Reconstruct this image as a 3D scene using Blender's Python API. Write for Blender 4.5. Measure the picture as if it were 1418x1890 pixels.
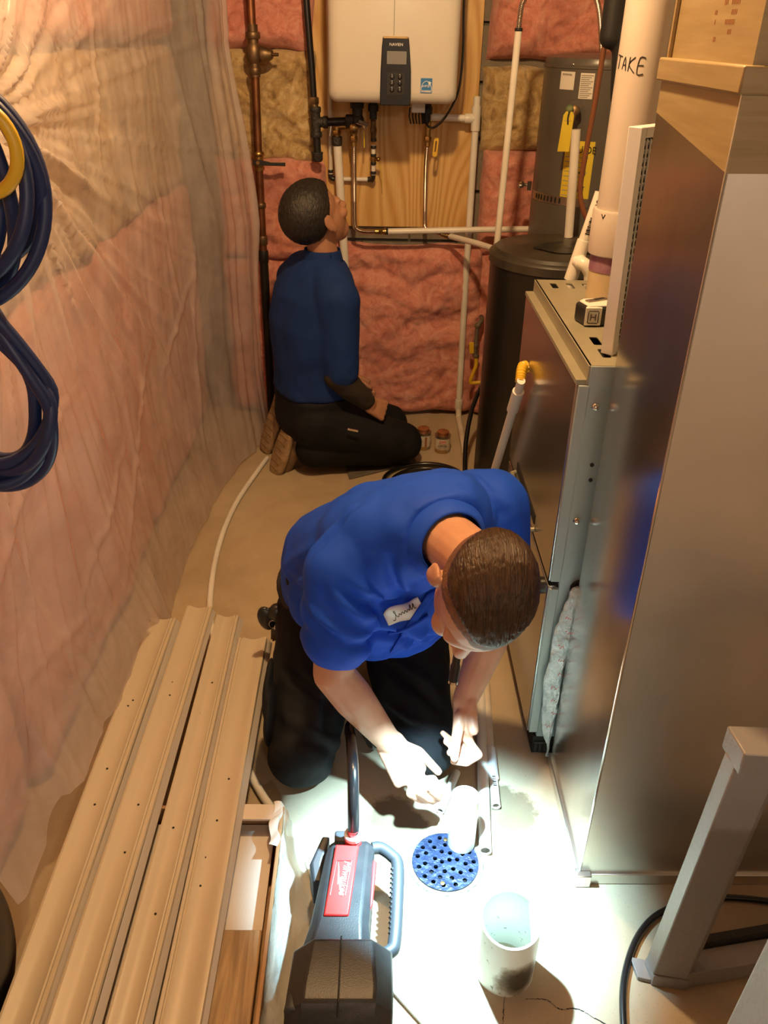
import bpy, bmesh, math, random
from mathutils import Vector, Matrix, noise
V = Vector
random.seed(7)
for o in list(bpy.data.objects): bpy.data.objects.remove(o)
scene = bpy.context.scene
col = scene.collection

# ---------------------------------------------------------------- camera
cam_d = bpy.data.cameras.new('camera'); cam = bpy.data.objects.new('camera', cam_d); col.objects.link(cam)
cam_d.sensor_fit = 'VERTICAL'; cam_d.sensor_height = 36.0; cam_d.lens = 36.0*1540/1890
cam_d.clip_start = 0.02
cam.matrix_world = Matrix(((0.99979, -0.01265, -0.01639, 0.0), (-0.00787, 0.50017, -0.86589, 0.0),
                           (0.01915, 0.86584, 0.49996, 1.55), (0, 0, 0, 1)))
scene.camera = cam

# ---------------------------------------------------------------- light and exposure
world = bpy.data.worlds.new('basement_air'); scene.world = world; world.use_nodes = True
world.node_tree.nodes['Background'].inputs[0].default_value = (0.9, 0.62, 0.36, 1)
world.node_tree.nodes['Background'].inputs[1].default_value = 0.05
def lamp(name, kind, loc, color, energy, size=0.05, target=None, spot=None, blend=0.15):
    d = bpy.data.lights.new(name, kind); d.color = color; d.energy = energy
    if kind == 'AREA': d.size = size
    else: d.shadow_soft_size = size
    if spot: d.spot_size = math.radians(spot); d.spot_blend = blend
    o = bpy.data.objects.new(name, d); o.location = loc; col.objects.link(o)
    if target: o.rotation_euler = (V(target)-V(loc)).to_track_quat('-Z', 'Y').to_euler()
    return o
lamp('ceiling_bulb', 'POINT', (0.04, 1.62, 2.36), (1.0, 0.65, 0.31), 112, 0.05)
lamp('room_lamp', 'POINT', (0.55, -1.7, 2.2), (1.0, 0.82, 0.66), 50, 0.10)
lamp('torch_beam', 'SPOT', (0.1505, 1.1315, 0.543), (0.50, 0.84, 1.0), 150, 0.010, (0.15, 1.10, 0.0), 84, 0.7)
scene.view_settings.view_transform = 'Standard'
scene.view_settings.look = 'None'
scene.view_settings.gamma = 1.0
scene.view_settings.use_curve_mapping = False
scene.view_settings.exposure = 0.0

# ---------------------------------------------------------------- helpers
def lerp(a, b, t): return a+(b-a)*t
def fbm(p, n=3):
    s = 0; a = 1; f = 1
    for i in range(n): s += a*noise.noise(p*f); a *= .5; f *= 2.1
    return s
class MB:
    def __init__(s): s.v = []; s.f = []
    def add(s, vs, fs):
        k = len(s.v); s.v += [V(q) for q in vs]; s.f += [tuple(i+k for i in q) for q in fs]; return s
    def box(s, lo, hi):
        x0, y0, z0 = lo; x1, y1, z1 = hi
        return s.add([(x0,y0,z0),(x1,y0,z0),(x1,y1,z0),(x0,y1,z0),(x0,y0,z1),(x1,y0,z1),(x1,y1,z1),(x0,y1,z1)],
                     [(0,3,2,1),(4,5,6,7),(0,1,5,4),(1,2,6,5),(2,3,7,6),(3,0,4,7)])
    def obox(s, c, ax, ay, az):
        c, ax, ay, az = V(c), V(ax), V(ay), V(az)
        P = [c+i*ax+j*ay+k*az for k in (-1,1) for i, j in ((-1,-1),(1,-1),(1,1),(-1,1))]
        F = [(0,3,2,1),(4,5,6,7),(0,1,5,4),(1,2,6,5),(2,3,7,6),(3,0,4,7)]
        if ax.cross(ay).dot(az) < 0: F = [f[::-1] for f in F]
        return s.add(P, F)
    def tube(s, pts, r, n=12, caps=True, closed=False):
        pts = [V(p) for p in pts]; m = len(pts)
        rr = r if isinstance(r, (list, tuple)) else [r]*m
        def tan(i):
            a = pts[(i-1) % m] if (closed or i > 0) else pts[i]
            b = pts[(i+1) % m] if (closed or i < m-1) else pts[i]
            d = b-a
            return d.normalized() if d.length > 1e-9 else V((0,0,1))
        t = tan(0); u = t.orthogonal().normalized(); vs = []; k = 0
        for i in range(m):
            t2 = tan(i); u = t.rotation_difference(t2) @ u; t = t2
            u = (u-t*u.dot(t)).normalized(); w = t.cross(u)
            for j in range(n):
                a = 2*math.pi*j/n; vs.append(pts[i]+(u*math.cos(a)+w*math.sin(a))*rr[i])
        fs = []
        for i in range(m if closed else m-1):
            i2 = (i+1) % m
            for j in range(n):
                fs.append((i*n+j, i*n+(j+1) % n, i2*n+(j+1) % n, i2*n+j))
        if caps and not closed:
            fs.append(tuple(range(n-1, -1, -1))); fs.append(tuple((m-1)*n+j for j in range(n)))
        return s.add(vs, fs)
    def lathe(s, o, prof, n=24, axis=(0,0,1), close=True):
        o = V(o); ax = V(axis).normalized(); u = ax.orthogonal().normalized(); w = ax.cross(u); vs = []; fs = []
        m = len(prof)
        for r, h in prof:
            for j in range(n):
                a = 2*math.pi*j/n; vs.append(o+ax*h+(u*math.cos(a)+w*math.sin(a))*max(r, 1e-5))
        for i in range(m-1):
            for j in range(n): fs.append((i*n+j, i*n+(j+1) % n, (i+1)*n+(j+1) % n, (i+1)*n+j))
        if close:
            fs.append(tuple(range(n-1, -1, -1))); fs.append(tuple((m-1)*n+j for j in range(n)))
        return s.add(vs, fs)
    def ell(s, c, a, b, d, n=20, m=14):
        c, a, b, d = V(c), V(a), V(b), V(d)
        vs = [c-d]+[c+(a*math.cos(2*math.pi*j/n)+b*math.sin(2*math.pi*j/n))*math.cos(-math.pi/2+math.pi*i/m)+d*math.sin(-math.pi/2+math.pi*i/m)
                    for i in range(1, m) for j in range(n)]+[c+d]
        fs = [(0, 1+(j+1) % n, 1+j) for j in range(n)]
        for i in range(m-2):
            for j in range(n): fs.append((1+i*n+j, 1+i*n+(j+1) % n, 1+(i+1)*n+(j+1) % n, 1+(i+1)*n+j))
        L = len(vs)-1; fs += [(L, L-n+j, L-n+(j+1) % n) for j in range(n)]
        if a.cross(b).dot(d) < 0: fs = [f[::-1] for f in fs]
        return s.add(vs, fs)
    def sph(s, c, r, n=16): return s.ell(c, (r,0,0), (0,r,0), (0,0,r), n, max(6, n*2//3))
    def limb(s, pts, rad, n=16):
        for p, r in zip(pts, rad): s.sph(p, r, n)
        for i in range(len(pts)-1): s.tube([pts[i], pts[i+1]], [rad[i], rad[i+1]], n)
        return s
    def loft(s, rings, n=28, e=2.0):      # rings: centre, half axis a, half axis b
        vs = []
        for c, a, b in rings:
            for j in range(n):
                t = 2*math.pi*j/n; cx, sy = math.cos(t), math.sin(t)
                vs.append(V(c)+V(a)*math.copysign(abs(cx)**(2/e), cx)+V(b)*math.copysign(abs(sy)**(2/e), sy))
        fs = []; m = len(rings)
        for i in range(m-1):
            for j in range(n): fs.append((i*n+j, i*n+(j+1) % n, (i+1)*n+(j+1) % n, (i+1)*n+j))
        fs.append(tuple(range(n-1, -1, -1))); fs.append(tuple((m-1)*n+j for j in range(n)))
        return s.add(vs, fs)
    def prism(s, prof, o, ux, uy, ext):   # closed 2D profile extruded along ext
        o, ux, uy, ext = V(o), V(ux), V(uy), V(ext); n = len(prof)
        a = [o+ux*p[0]+uy*p[1] for p in prof]
        s.add(a+[q+ext for q in a], [tuple(range(n-1, -1, -1)), tuple(range(n, 2*n))] +
              [(i, (i+1) % n, n+(i+1) % n, n+i) for i in range(n)])
        return s
    def grid(s, fn, nu, nv):
        vs = [fn(i/(nu-1), j/(nv-1)) for j in range(nv) for i in range(nu)]
        fs = [(j*nu+i, j*nu+i+1, (j+1)*nu+i+1, (j+1)*nu+i) for j in range(nv-1) for i in range(nu-1)]
        return s.add(vs, fs)
    def mesh(s, name):
        me = bpy.data.meshes.new(name); me.from_pydata([tuple(q) for q in s.v], [], s.f); me.update()
        bm = bmesh.new(); bm.from_mesh(me); bmesh.ops.recalc_face_normals(bm, faces=bm.faces); bm.to_mesh(me); bm.free()
        return me
    def build(s, name, m, parent=None, bevel=0, seg=2, angle=42, flat=False):
        return link(s.mesh(name), name, m, parent, bevel, seg, angle, flat)
def origin_of(o): return V(o['_o']) if '_o' in o else V((0,0,0))
ORG = {}
def link(me, name, m, parent=None, bevel=0, seg=2, angle=42, flat=False):
    o = bpy.data.objects.new(name, me); col.objects.link(o)
    if len(me.vertices):
        xs = [v.co for v in me.vertices]
        c = V([(min(q[i] for q in xs)+max(q[i] for q in xs))/2 for i in range(3)])
        me.transform(Matrix.Translation(-c))
    else: c = V((0,0,0))
    o.location = c; ORG[o.name] = c
    if m:
        for mm in (m if isinstance(m, (list, tuple)) else [m]): me.materials.append(mm)
    if not flat:
        me.polygons.foreach_set('use_smooth', [True]*len(me.polygons))
        try: me.set_sharp_from_angle(angle=math.radians(angle))
        except Exception: pass
    if bevel:
        b = o.modifiers.new('bevel', 'BEVEL'); b.width = bevel; b.segments = seg; b.limit_method = 'ANGLE'; b.angle_limit = math.radians(35)
    if parent:
        o.parent = parent; o.matrix_parent_inverse = Matrix.Translation(-ORG[parent.name])
    return o
def thing(name, label, cat, loc=(0,0,0), group=None):
    o = bpy.data.objects.new(name, None); col.objects.link(o); o.location = loc; ORG[o.name] = V(loc)
    o.empty_display_size = .05
    return tag(o, label, cat, group)
def tag(o, label, cat=None, group=None):
    o['label'] = label
    if cat: o['category'] = cat
    if group: o['group'] = group
    return o
def struct(o): o['kind'] = 'structure'; return o
def smooth_path(pts, k=8, closed=False):
    pts = [V(p) for p in pts]; n = len(pts); out = []
    for i in range(n if closed else n-1):
        g = lambda q: pts[q % n] if closed else pts[max(0, min(n-1, q))]
        p0, p1, p2, p3 = g(i-1), g(i), g(i+1), g(i+2)
        for j in range(k):
            t = j/k
            out.append(.5*((2*p1)+(p2-p0)*t+(2*p0-5*p1+4*p2-p3)*t*t+(3*p1-p0-3*p2+p3)*t**3))
    if not closed: out.append(pts[-1])
    return out
def evaluated(o):
    bpy.context.view_layer.update()
    dg = bpy.context.evaluated_depsgraph_get()
    me = bpy.data.meshes.new_from_object(o.evaluated_get(dg)); return me
def organic(mb, name, m, parent, voxel=.006, it=6, fac=.5, post=None, angle=180):
    me = mb.mesh('tmp'); o = bpy.data.objects.new('tmp', me); col.objects.link(o)
    r = o.modifiers.new('r', 'REMESH'); r.mode = 'VOXEL'; r.voxel_size = voxel; r.use_smooth_shade = True
    if it: q = o.modifiers.new('s', 'SMOOTH'); q.iterations = it; q.factor = fac
    me2 = evaluated(o); bpy.data.objects.remove(o); me2.materials.clear()
    if post: post(me2)
    me2.name = name
    return link(me2, name, m, parent, angle=angle)
def plate(outer, holes, o, ux, uy, th, name, m, parent=None):   # flat plate with real openings
    cu = bpy.data.curves.new('tmp', 'CURVE'); cu.dimensions = '2D'; cu.fill_mode = 'BOTH'; cu.extrude = th/2
    for pl in [outer]+holes:
        sp = cu.splines.new('POLY'); sp.points.add(len(pl)-1); sp.use_cyclic_u = True
        for q, p in zip(sp.points, pl): q.co = (p[0], p[1], 0, 1)
    ob = bpy.data.objects.new('tmp', cu); col.objects.link(ob); me = evaluated(ob); bpy.data.objects.remove(ob)
    ux, uy = V(ux), V(uy); uz = ux.cross(uy)
    M = Matrix((ux, uy, uz)).transposed().to_4x4(); M.translation = V(o); me.transform(M); me.materials.clear()
    me.name = name
    return link(me, name, m, parent, flat=True)
def circ(cx, cy, r, n=14): return [(cx+r*math.cos(2*math.pi*i/n), cy+r*math.sin(2*math.pi*i/n)) for i in range(n)]
def rect(x0, y0, x1, y1): return [(x0,y0),(x1,y0),(x1,y1),(x0,y1)]
def text(body, size, o, ux, uy, m, parent, name='lettering', align='CENTER', th=.0004, sx=1.0, shear=0):
    cu = bpy.data.curves.new('tmp', 'FONT'); cu.body = body; cu.size = size; cu.align_x = align; cu.align_y = 'CENTER'
    cu.extrude = th; cu.shear = shear; cu.resolution_u = 3
    ob = bpy.data.objects.new('tmp', cu); col.objects.link(ob); me = evaluated(ob); bpy.data.objects.remove(ob)
    ux, uy = V(ux).normalized(), V(uy).normalized(); uz = ux.cross(uy)
    M = Matrix((ux*sx, uy, uz)).transposed().to_4x4(); M.translation = V(o); me.transform(M); me.materials.clear()
    me.name = name
    return link(me, name, m, parent, flat=True)

# ---------------------------------------------------------------- materials
MATS = {}
def mat(name, c, rough=.5, metal=0.0, c2=None, nscale=8, detail=4, bump=0, bscale=None, stretch=(1,1,1), spec=.5, coat=0, ramp=(.35,.65), distort=0, emis=None, alpha=1, trans=0, sss=0):
    m = bpy.data.materials.new(name); m.use_nodes = True; nt = m.node_tree; N = nt.nodes; L = nt.links
    b = N['Principled BSDF']; b.inputs['Roughness'].default_value = rough; b.inputs['Metallic'].default_value = metal
    b.inputs['Specular IOR Level'].default_value = spec; b.inputs['Coat Weight'].default_value = coat
    b.inputs['Base Color'].default_value = (*c, 1)
    if trans: b.inputs['Transmission Weight'].default_value = trans
    if sss: b.inputs['Subsurface Weight'].default_value = sss; b.inputs['Subsurface Radius'].default_value = (.01,.004,.002)
    tc = N.new('ShaderNodeTexCoord'); mp = N.new('ShaderNodeMapping'); mp.inputs['Scale'].default_value = stretch
    L.new(tc.outputs['Object'], mp.inputs['Vector'])
    if c2:
        nz = N.new('ShaderNodeTexNoise'); nz.inputs['Scale'].default_value = nscale; nz.inputs['Detail'].default_value = detail
        nz.inputs['Distortion'].default_value = distort
        L.new(mp.outputs[0], nz.inputs['Vector'])
        cr = N.new('ShaderNodeValToRGB'); cr.color_ramp.elements[0].position = ramp[0]; cr.color_ramp.elements[1].position = ramp[1]
        cr.color_ramp.elements[0].color = (*c, 1); cr.color_ramp.elements[1].color = (*c2, 1)
        L.new(nz.outputs['Fac'], cr.inputs[0]); L.new(cr.outputs[0], b.inputs['Base Color'])
    if bump:
        nb = N.new('ShaderNodeTexNoise'); nb.inputs['Scale'].default_value = bscale or nscale*3; nb.inputs['Detail'].default_value = 6
        nb.inputs['Distortion'].default_value = distort
        L.new(mp.outputs[0], nb.inputs['Vector'])
        bp = N.new('ShaderNodeBump'); bp.inputs['Strength'].default_value = bump; bp.inputs['Distance'].default_value = .01
        L.new(nb.outputs['Fac'], bp.inputs['Height']); L.new(bp.outputs[0], b.inputs['Normal'])
    if emis: b.inputs['Emission Color'].default_value = (*emis[0], 1); b.inputs['Emission Strength'].default_value = emis[1]
    MATS[name] = m
    return m
M = dict(
 pvc=mat('white_pvc', (.78,.76,.71), .32, c2=(.70,.67,.60), nscale=6),
 pvc_dirty=mat('handled_pvc', (.74,.70,.62), .4, c2=(.62,.54,.42), nscale=9),
 intake=mat('vent_pipe_pvc', (.54,.48,.43), .36, c2=(.50,.44,.39), nscale=5),
 tanpvc=mat('tan_pvc', (.58,.47,.30), .45, c2=(.50,.40,.25), nscale=12),
 primer=mat('purple_primer', (.22,.09,.17), .4, c2=(.35,.2,.25), nscale=30),
 black=mat('black_plastic', (.012,.012,.013), .35, c2=(.02,.02,.02), nscale=20),
 blackm=mat('black_matte', (.010,.010,.011), .6),
 iron=mat('black_iron', (.018,.017,.016), .38, metal=.3, bump=.2, bscale=90),
 castiron=mat('cast_iron', (.045,.042,.04), .55, metal=.5, bump=.5, bscale=120),
 copper=mat('aged_copper', (.30,.13,.06), .42, metal=.9, c2=(.16,.07,.035), nscale=14),
 brass=mat('brass', (.50,.33,.12), .35, metal=1, c2=(.32,.2,.08), nscale=20),
 bronze=mat('bronze', (.26,.17,.09), .45, metal=.8, c2=(.14,.09,.05), nscale=25),
 chrome=mat('chrome', (.75,.73,.70), .14, metal=1),
 steelflex=mat('corrugated_steel', (.62,.52,.46), .25, metal=1),
 shellwhite=mat('heater_enamel', (.62,.59,.53), .28, c2=(.60,.57,.51), nscale=3),
 panelblack=mat('gloss_panel', (.012,.012,.014), .16),
 lcd=mat('display', (.20,.20,.19), .2),
 printwhite=mat('white_print', (.8,.8,.78), .5),
 printblack=mat('black_print', (.015,.015,.015), .6),
 printgrey=mat('grey_print', (.28,.27,.25), .6),
 printbrown=mat('brown_print', (.30,.12,.05), .6),
 printred=mat('red_print', (.55,.06,.04), .5),
 starblue=mat('label_blue', (.02,.16,.42), .4),
 yellow=mat('yellow_plastic', (.75,.48,.03), .4, c2=(.68,.42,.02), nscale=9),
 yellowpaper=mat('yellow_card', (.72,.56,.04), .55, c2=(.66,.5,.03), nscale=7),
 whitepaper=mat('white_sticker', (.70,.68,.62), .5),
 greytank=mat('grey_tank_paint', (.105,.095,.082), .30, c2=(.09,.08,.07), nscale=4),
 softblack=mat('black_tank', (.010,.010,.009), .33, c2=(.016,.015,.012), nscale=5),
 lidblack=mat('dusty_lid', (.035,.03,.024), .42, c2=(.10,.085,.06), nscale=7, ramp=(.4,.75)),
 furn=mat('furnace_paint', (.31,.37,.37), .28, c2=(.29,.345,.345), nscale=3, spec=.5),
 furntop=mat('furnace_top', (.33,.31,.22), .42, c2=(.28,.26,.19), nscale=7, metal=.25),
 furndoor=mat('furnace_door', (.42,.40,.38), .22, metal=.9, c2=(.36,.34,.32), nscale=3, stretch=(1,1,.3)),
 darkslot=mat('dark_slot', (.008,.007,.006), .8),
 galv=mat('galvanised_sheet', (.74,.71,.66), .36, metal=1, c2=(.66,.63,.58), nscale=5, bump=.02, bscale=5),
 galvside=mat('galvanised_side', (.72,.68,.65), .20, metal=1, c2=(.58,.54,.52), nscale=9, stretch=(1,1,.25), bump=.05, bscale=5),
 tape=mat('kraft_tape', (.34,.255,.13), .38, c2=(.28,.205,.10), nscale=7, stretch=(1,1,14), metal=.15),
 kraft=mat('brown_tape', (.30,.16,.10), .35, c2=(.26,.13,.08), nscale=5),
 registerwhite=mat('register_enamel', (.64,.635,.64), .35),
 foil=mat('plastic_bag', (.58,.64,.66), .14, c2=(.38,.44,.47), nscale=30, coat=.6, bump=.9, bscale=60),
 brack=mat('bracket_paint', (.30,.285,.28), .34, c2=(.27,.255,.25), nscale=5, bump=.12, bscale=120),
 moulding=mat('primed_moulding', (.54,.47,.36), .42, c2=(.48,.41,.295), nscale=3, stretch=(1.5,.5,1.5)),
 mouldedge=mat('moulding_edge', (.46,.43,.39), .5),
 carton=mat('carton', (.42,.25,.12), .75, c2=(.36,.2,.09), nscale=9),
 cartonwhite=mat('carton_white', (.62,.56,.49), .6),
 plank=mat('plank_wood', (.40,.26,.12), .55, c2=(.22,.13,.06), nscale=9, stretch=(5,.35,5), detail=6, distort=1.5, bump=.1),
 board=mat('grey_board', (.15,.13,.11), .7, c2=(.11,.095,.08), nscale=20, stretch=(1,6,1)),
 hose=mat('black_hose', (.010,.010,.011), .25, spec=.6),
 toolblack=mat('tool_black', (.022,.023,.026), .42, c2=(.028,.029,.032), nscale=40, bump=.08, bscale=400),
 toolgrey=mat('tool_rubber', (.035,.04,.048), .5),
 toolred=mat('tool_red', (.60,.022,.02), .38),
 bluecable=mat('blue_cable', (.010,.028,.12), .45, c2=(.007,.018,.08), nscale=6),
 grate=mat('grate_iron', (.012,.022,.060), .40, metal=.2, c2=(.03,.05,.12), nscale=45, detail=6, bump=.5, bscale=60, ramp=(.45,.75)),
 pit=mat('drain_pit', (.01,.01,.012), .9),
 grout=mat('drain_collar', (.16,.14,.11), .9, c2=(.34,.30,.24), nscale=70, bump=.6, bscale=120),
 skin=mat('skin', (.56,.31,.20), .48, c2=(.50,.26,.165), nscale=18, bump=.05, bscale=220, sss=.06),
 skin2=mat('skin_tan', (.42,.21,.12), .5, c2=(.36,.17,.10), nscale=18, sss=.05),
 hairfade=mat('cropped_hair', (.19,.090,.045), .55, c2=(.13,.060,.028), nscale=60, bump=.3, bscale=150),
 hair=mat('brown_hair', (.026,.012,.005), .40, c2=(.060,.029,.012), nscale=26, stretch=(6,1,1), bump=.55, bscale=60),
 hairblk=mat('black_hair', (.010,.008,.007), .5, c2=(.018,.014,.011), nscale=40, stretch=(3,1,1), bump=.4, bscale=60),
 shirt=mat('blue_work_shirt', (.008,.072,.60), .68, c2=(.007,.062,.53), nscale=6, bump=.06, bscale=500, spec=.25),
 shirt2=mat('navy_work_shirt', (.010,.036,.165), .78, c2=(.008,.028,.125), nscale=6, bump=.06, bscale=500, spec=.2),
 pants=mat('black_trousers', (.0075,.008,.010), .75, c2=(.012,.0125,.0145), nscale=9, bump=.08, bscale=500, spec=.18),
 under=mat('dark_undersleeve', (.020,.015,.010), .85, c2=(.028,.02,.014), nscale=20),
 sole=mat('tan_sole', (.36,.24,.12), .7, c2=(.24,.155,.075), nscale=22, bump=.5, bscale=60),
 bootupper=mat('boot_leather', (.20,.12,.055), .6, c2=(.14,.08,.04), nscale=15),
 patch=mat('name_patch', (.74,.76,.74), .6),
 can=mat('can_metal', (.45,.40,.33), .3, metal=.9, c2=(.3,.25,.2), nscale=20),
 canlabel=mat('can_label', (.62,.55,.44), .5, c2=(.50,.38,.26), nscale=16, ramp=(.5,.7)),
 canbrown=mat('can_drip', (.30,.17,.06), .45),
 cancap=mat('can_cap', (.40,.16,.07), .35, metal=.5),
 brownflex=mat('brown_tube', (.17,.06,.025), .4),
 yb=mat('old_valve', (.20,.17,.12), .6, metal=.4, c2=(.13,.1,.07), nscale=30),
 gapshade=mat('gap_shade', (.006,.006,.006), .4),  # shade colour of the added dark form in the lower left corner
)
def node_mat(name):
    m = bpy.data.materials.new(name); m.use_nodes = True; nt = m.node_tree
    return m, nt.nodes, nt.links, nt.nodes['Principled BSDF']
def mixc(N, L, fac, a, b, blend='MIX'):
    x = N.new('ShaderNodeMix'); x.data_type = 'RGBA'; x.blend_type = blend
    for i, val in ((0, fac), (6, a), (7, b)):
        if hasattr(val, 'links'): L.new(val, x.inputs[i])
        elif i == 0: x.inputs[0].default_value = val
        else: x.inputs[i].default_value = (*val, 1)
    return x.outputs[2]
def ramp(N, L, src, stops):
    r = N.new('ShaderNodeValToRGB'); e = r.color_ramp.elements
    while len(e) < len(stops): e.new(.5)
    for q, (p, c) in zip(e, stops): q.position = p; q.color = (*c, 1) if len(c) == 3 else c
    L.new(src, r.inputs[0]); return r.outputs[0]
def tex(N, L, vec, scale, detail=4, rough=.5, dist=0):
    t = N.new('ShaderNodeTexNoise'); t.inputs['Scale'].default_value = scale; t.inputs['Detail'].default_value = detail
    t.inputs['Roughness'].default_value = rough; t.inputs['Distortion'].default_value = dist
    if vec: L.new(vec, t.inputs['Vector'])
    return t.outputs['Fac']
def coords(N, L, scale=(1,1,1), kind='Object', loc=(0,0,0)):
    tc = N.new('ShaderNodeTexCoord'); mp = N.new('ShaderNodeMapping'); mp.inputs['Scale'].default_value = scale
    mp.inputs['Location'].default_value = loc
    L.new(tc.outputs[kind], mp.inputs[0]); return mp.outputs[0]
def bump(N, L, h, st, b, dist=.01):
    x = N.new('ShaderNodeBump'); x.inputs['Strength'].default_value = st; x.inputs['Distance'].default_value = dist
    L.new(h, x.inputs['Height']); L.new(x.outputs[0], b.inputs['Normal'])
W3 = lambda g: (g, g, g)
# concrete with damp patches and the arm's shadow painted into the colour
def concrete():
    m, N, L, b = node_mat('concrete_floor')
    g = N.new('ShaderNodeNewGeometry').outputs['Position']
    base = ramp(N, L, tex(N, L, g, 3.2, 6, .6), [(.3, (.40,.325,.225)), (.55, (.46,.38,.265)), (.8, (.51,.425,.305))])
    sp = ramp(N, L, tex(N, L, g, 260, 2), [(.26, (.72,.70,.68)), (.36, (1,1,1))])
    c = mixc(N, L, 1.0, base, sp, 'MULTIPLY')
    st = ramp(N, L, tex(N, L, g, 1.3, 5, .65, .6), [(.45, (1,1,1)), (.72, (.72,.66,.58))])
    c = mixc(N, L, .8, c, st, 'MULTIPLY')
    damp_shade = None
    for (x, y, r) in ((.335, 1.315, .06), (.06, 1.30, .055), (.10, 1.27, .04), (.31, 1.36, .035)):  # pair left of the drain paints the arm's shadow; right pair is damp
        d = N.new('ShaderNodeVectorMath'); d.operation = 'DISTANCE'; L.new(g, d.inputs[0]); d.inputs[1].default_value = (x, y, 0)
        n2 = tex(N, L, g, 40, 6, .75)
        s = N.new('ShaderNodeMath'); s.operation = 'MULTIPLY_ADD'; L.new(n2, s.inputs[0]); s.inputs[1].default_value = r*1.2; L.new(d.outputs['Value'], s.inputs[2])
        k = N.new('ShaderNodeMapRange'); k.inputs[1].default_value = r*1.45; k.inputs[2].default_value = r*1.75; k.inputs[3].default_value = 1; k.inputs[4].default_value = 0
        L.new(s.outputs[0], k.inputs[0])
        if damp_shade is None: damp_shade = k.outputs[0]
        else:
            mx = N.new('ShaderNodeMath'); mx.operation = 'MAXIMUM'; L.new(damp_shade, mx.inputs[0]); L.new(k.outputs[0], mx.inputs[1]); damp_shade = mx.outputs[0]
    c = mixc(N, L, damp_shade, c, mixc(N, L, 1.0, c, (.42,.40,.38), 'MULTIPLY'))
    L.new(c, b.inputs['Base Color'])
    rr = N.new('ShaderNodeMapRange'); rr.inputs[3].default_value = .62; rr.inputs[4].default_value = .3; L.new(damp_shade, rr.inputs[0]); L.new(rr.outputs[0], b.inputs['Roughness'])
    b.inputs['Specular IOR Level'].default_value = .3
    bump(N, L, tex(N, L, g, 60, 8, .7), .12, b)
    return m
def blockmat():
    m, N, L, b = node_mat('concrete_block'); g = N.new('ShaderNodeNewGeometry').outputs['Position']
    L.new(ramp(N, L, tex(N, L, g, 22, 7, .7), [(.3, (.17,.145,.11)), (.7, (.26,.225,.17))]), b.inputs['Base Color'])
    b.inputs['Roughness'].default_value = .92; bump(N, L, tex(N, L, g, 150, 6, .7), .5, b); return m
def plywood():
    m, N, L, b = node_mat('plywood'); v = coords(N, L, (1.5, 1, .22), loc=(.31, 0, .17))
    n = tex(N, L, v, 3.1, 1.2, .4, .3)
    k = N.new('ShaderNodeMath'); k.operation = 'MULTIPLY'; k.inputs[1].default_value = 17; L.new(n, k.inputs[0])
    f = N.new('ShaderNodeMath'); f.operation = 'PINGPONG'; f.inputs[1].default_value = .5; L.new(k.outputs[0], f.inputs[0])
    grain = ramp(N, L, f.outputs[0], [(.05, (.56,.31,.085)), (.28, (.66,.41,.15)), (.5, (.70,.46,.18))])
    fine = ramp(N, L, tex(N, L, coords(N, L, (60, 1, 1.5)), 5, 3), [(.3, (.86,.84,.8)), (.6, (1,1,1))])
    L.new(mixc(N, L, 1.0, grain, fine, 'MULTIPLY'), b.inputs['Base Color']); b.inputs['Roughness'].default_value = .5
    return m
def wool(name, dark, mid, light, s=1.0):
    m, N, L, b = node_mat(name); g = coords(N, L)
    n = tex(N, L, g, 14*s, 8, .62, 1.6)
    c = ramp(N, L, n, [(.28, dark), (.46, mid), (.66, light)])
    fib = ramp(N, L, tex(N, L, g, 70*s, 6, .8, 2.5), [(.32, (.72,.70,.68)), (.6, (1,1,1))])
    L.new(mixc(N, L, .7, c, fib, 'MULTIPLY'), b.inputs['Base Color'])
    b.inputs['Roughness'].default_value = .95; b.inputs['Specular IOR Level'].default_value = .12
    b.inputs['Sheen Weight'].default_value = .25
    bump(N, L, tex(N, L, g, 45*s, 8, .75, 1.2), .55, b, .012)
    return m
def film():
    m, N, L, b = node_mat('plastic_film'); g = N.new('ShaderNodeNewGeometry').outputs['Position']
    b.inputs['Base Color'].default_value = (.82,.75,.74, 1); b.inputs['Roughness'].default_value = .22
    b.inputs['Specular IOR Level'].default_value = .55
    tr = N.new('ShaderNodeBsdfTransparent'); tr.inputs[0].default_value = (.97,.93,.90,1)
    tl = N.new('ShaderNodeBsdfTranslucent'); tl.inputs[0].default_value = (.75,.66,.6,1)
    a = N.new('ShaderNodeMixShader'); a.inputs[0].default_value = .25; L.new(b.outputs[0], a.inputs[1]); L.new(tl.outputs[0], a.inputs[2])
    s = N.new('ShaderNodeMixShader')
    haze = ramp(N, L, tex(N, L, g, 5, 5, .6, .8), [(.3, W3(.66)), (.7, W3(.46))])
    L.new(haze, s.inputs[0]); L.new(a.outputs[0], s.inputs[1]); L.new(tr.outputs[0], s.inputs[2])
    L.new(s.outputs[0], N['Material Output'].inputs[0]); return m
def clearwrap():
    m, N, L, b = node_mat('clear_wrap'); g = N.new('ShaderNodeNewGeometry').outputs['Position']
    b.inputs['Base Color'].default_value = (.72,.74,.68, 1); b.inputs['Roughness'].default_value = .2
    bump(N, L, tex(N, L, g, 30, 5, .6, 1.5), .5, b)
    tr = N.new('ShaderNodeBsdfTransparent'); s = N.new('ShaderNodeMixShader'); s.inputs[0].default_value = .45
    L.new(b.outputs[0], s.inputs[1]); L.new(tr.outputs[0], s.inputs[2]); L.new(s.outputs[0], N['Material Output'].inputs[0]); return m
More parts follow.
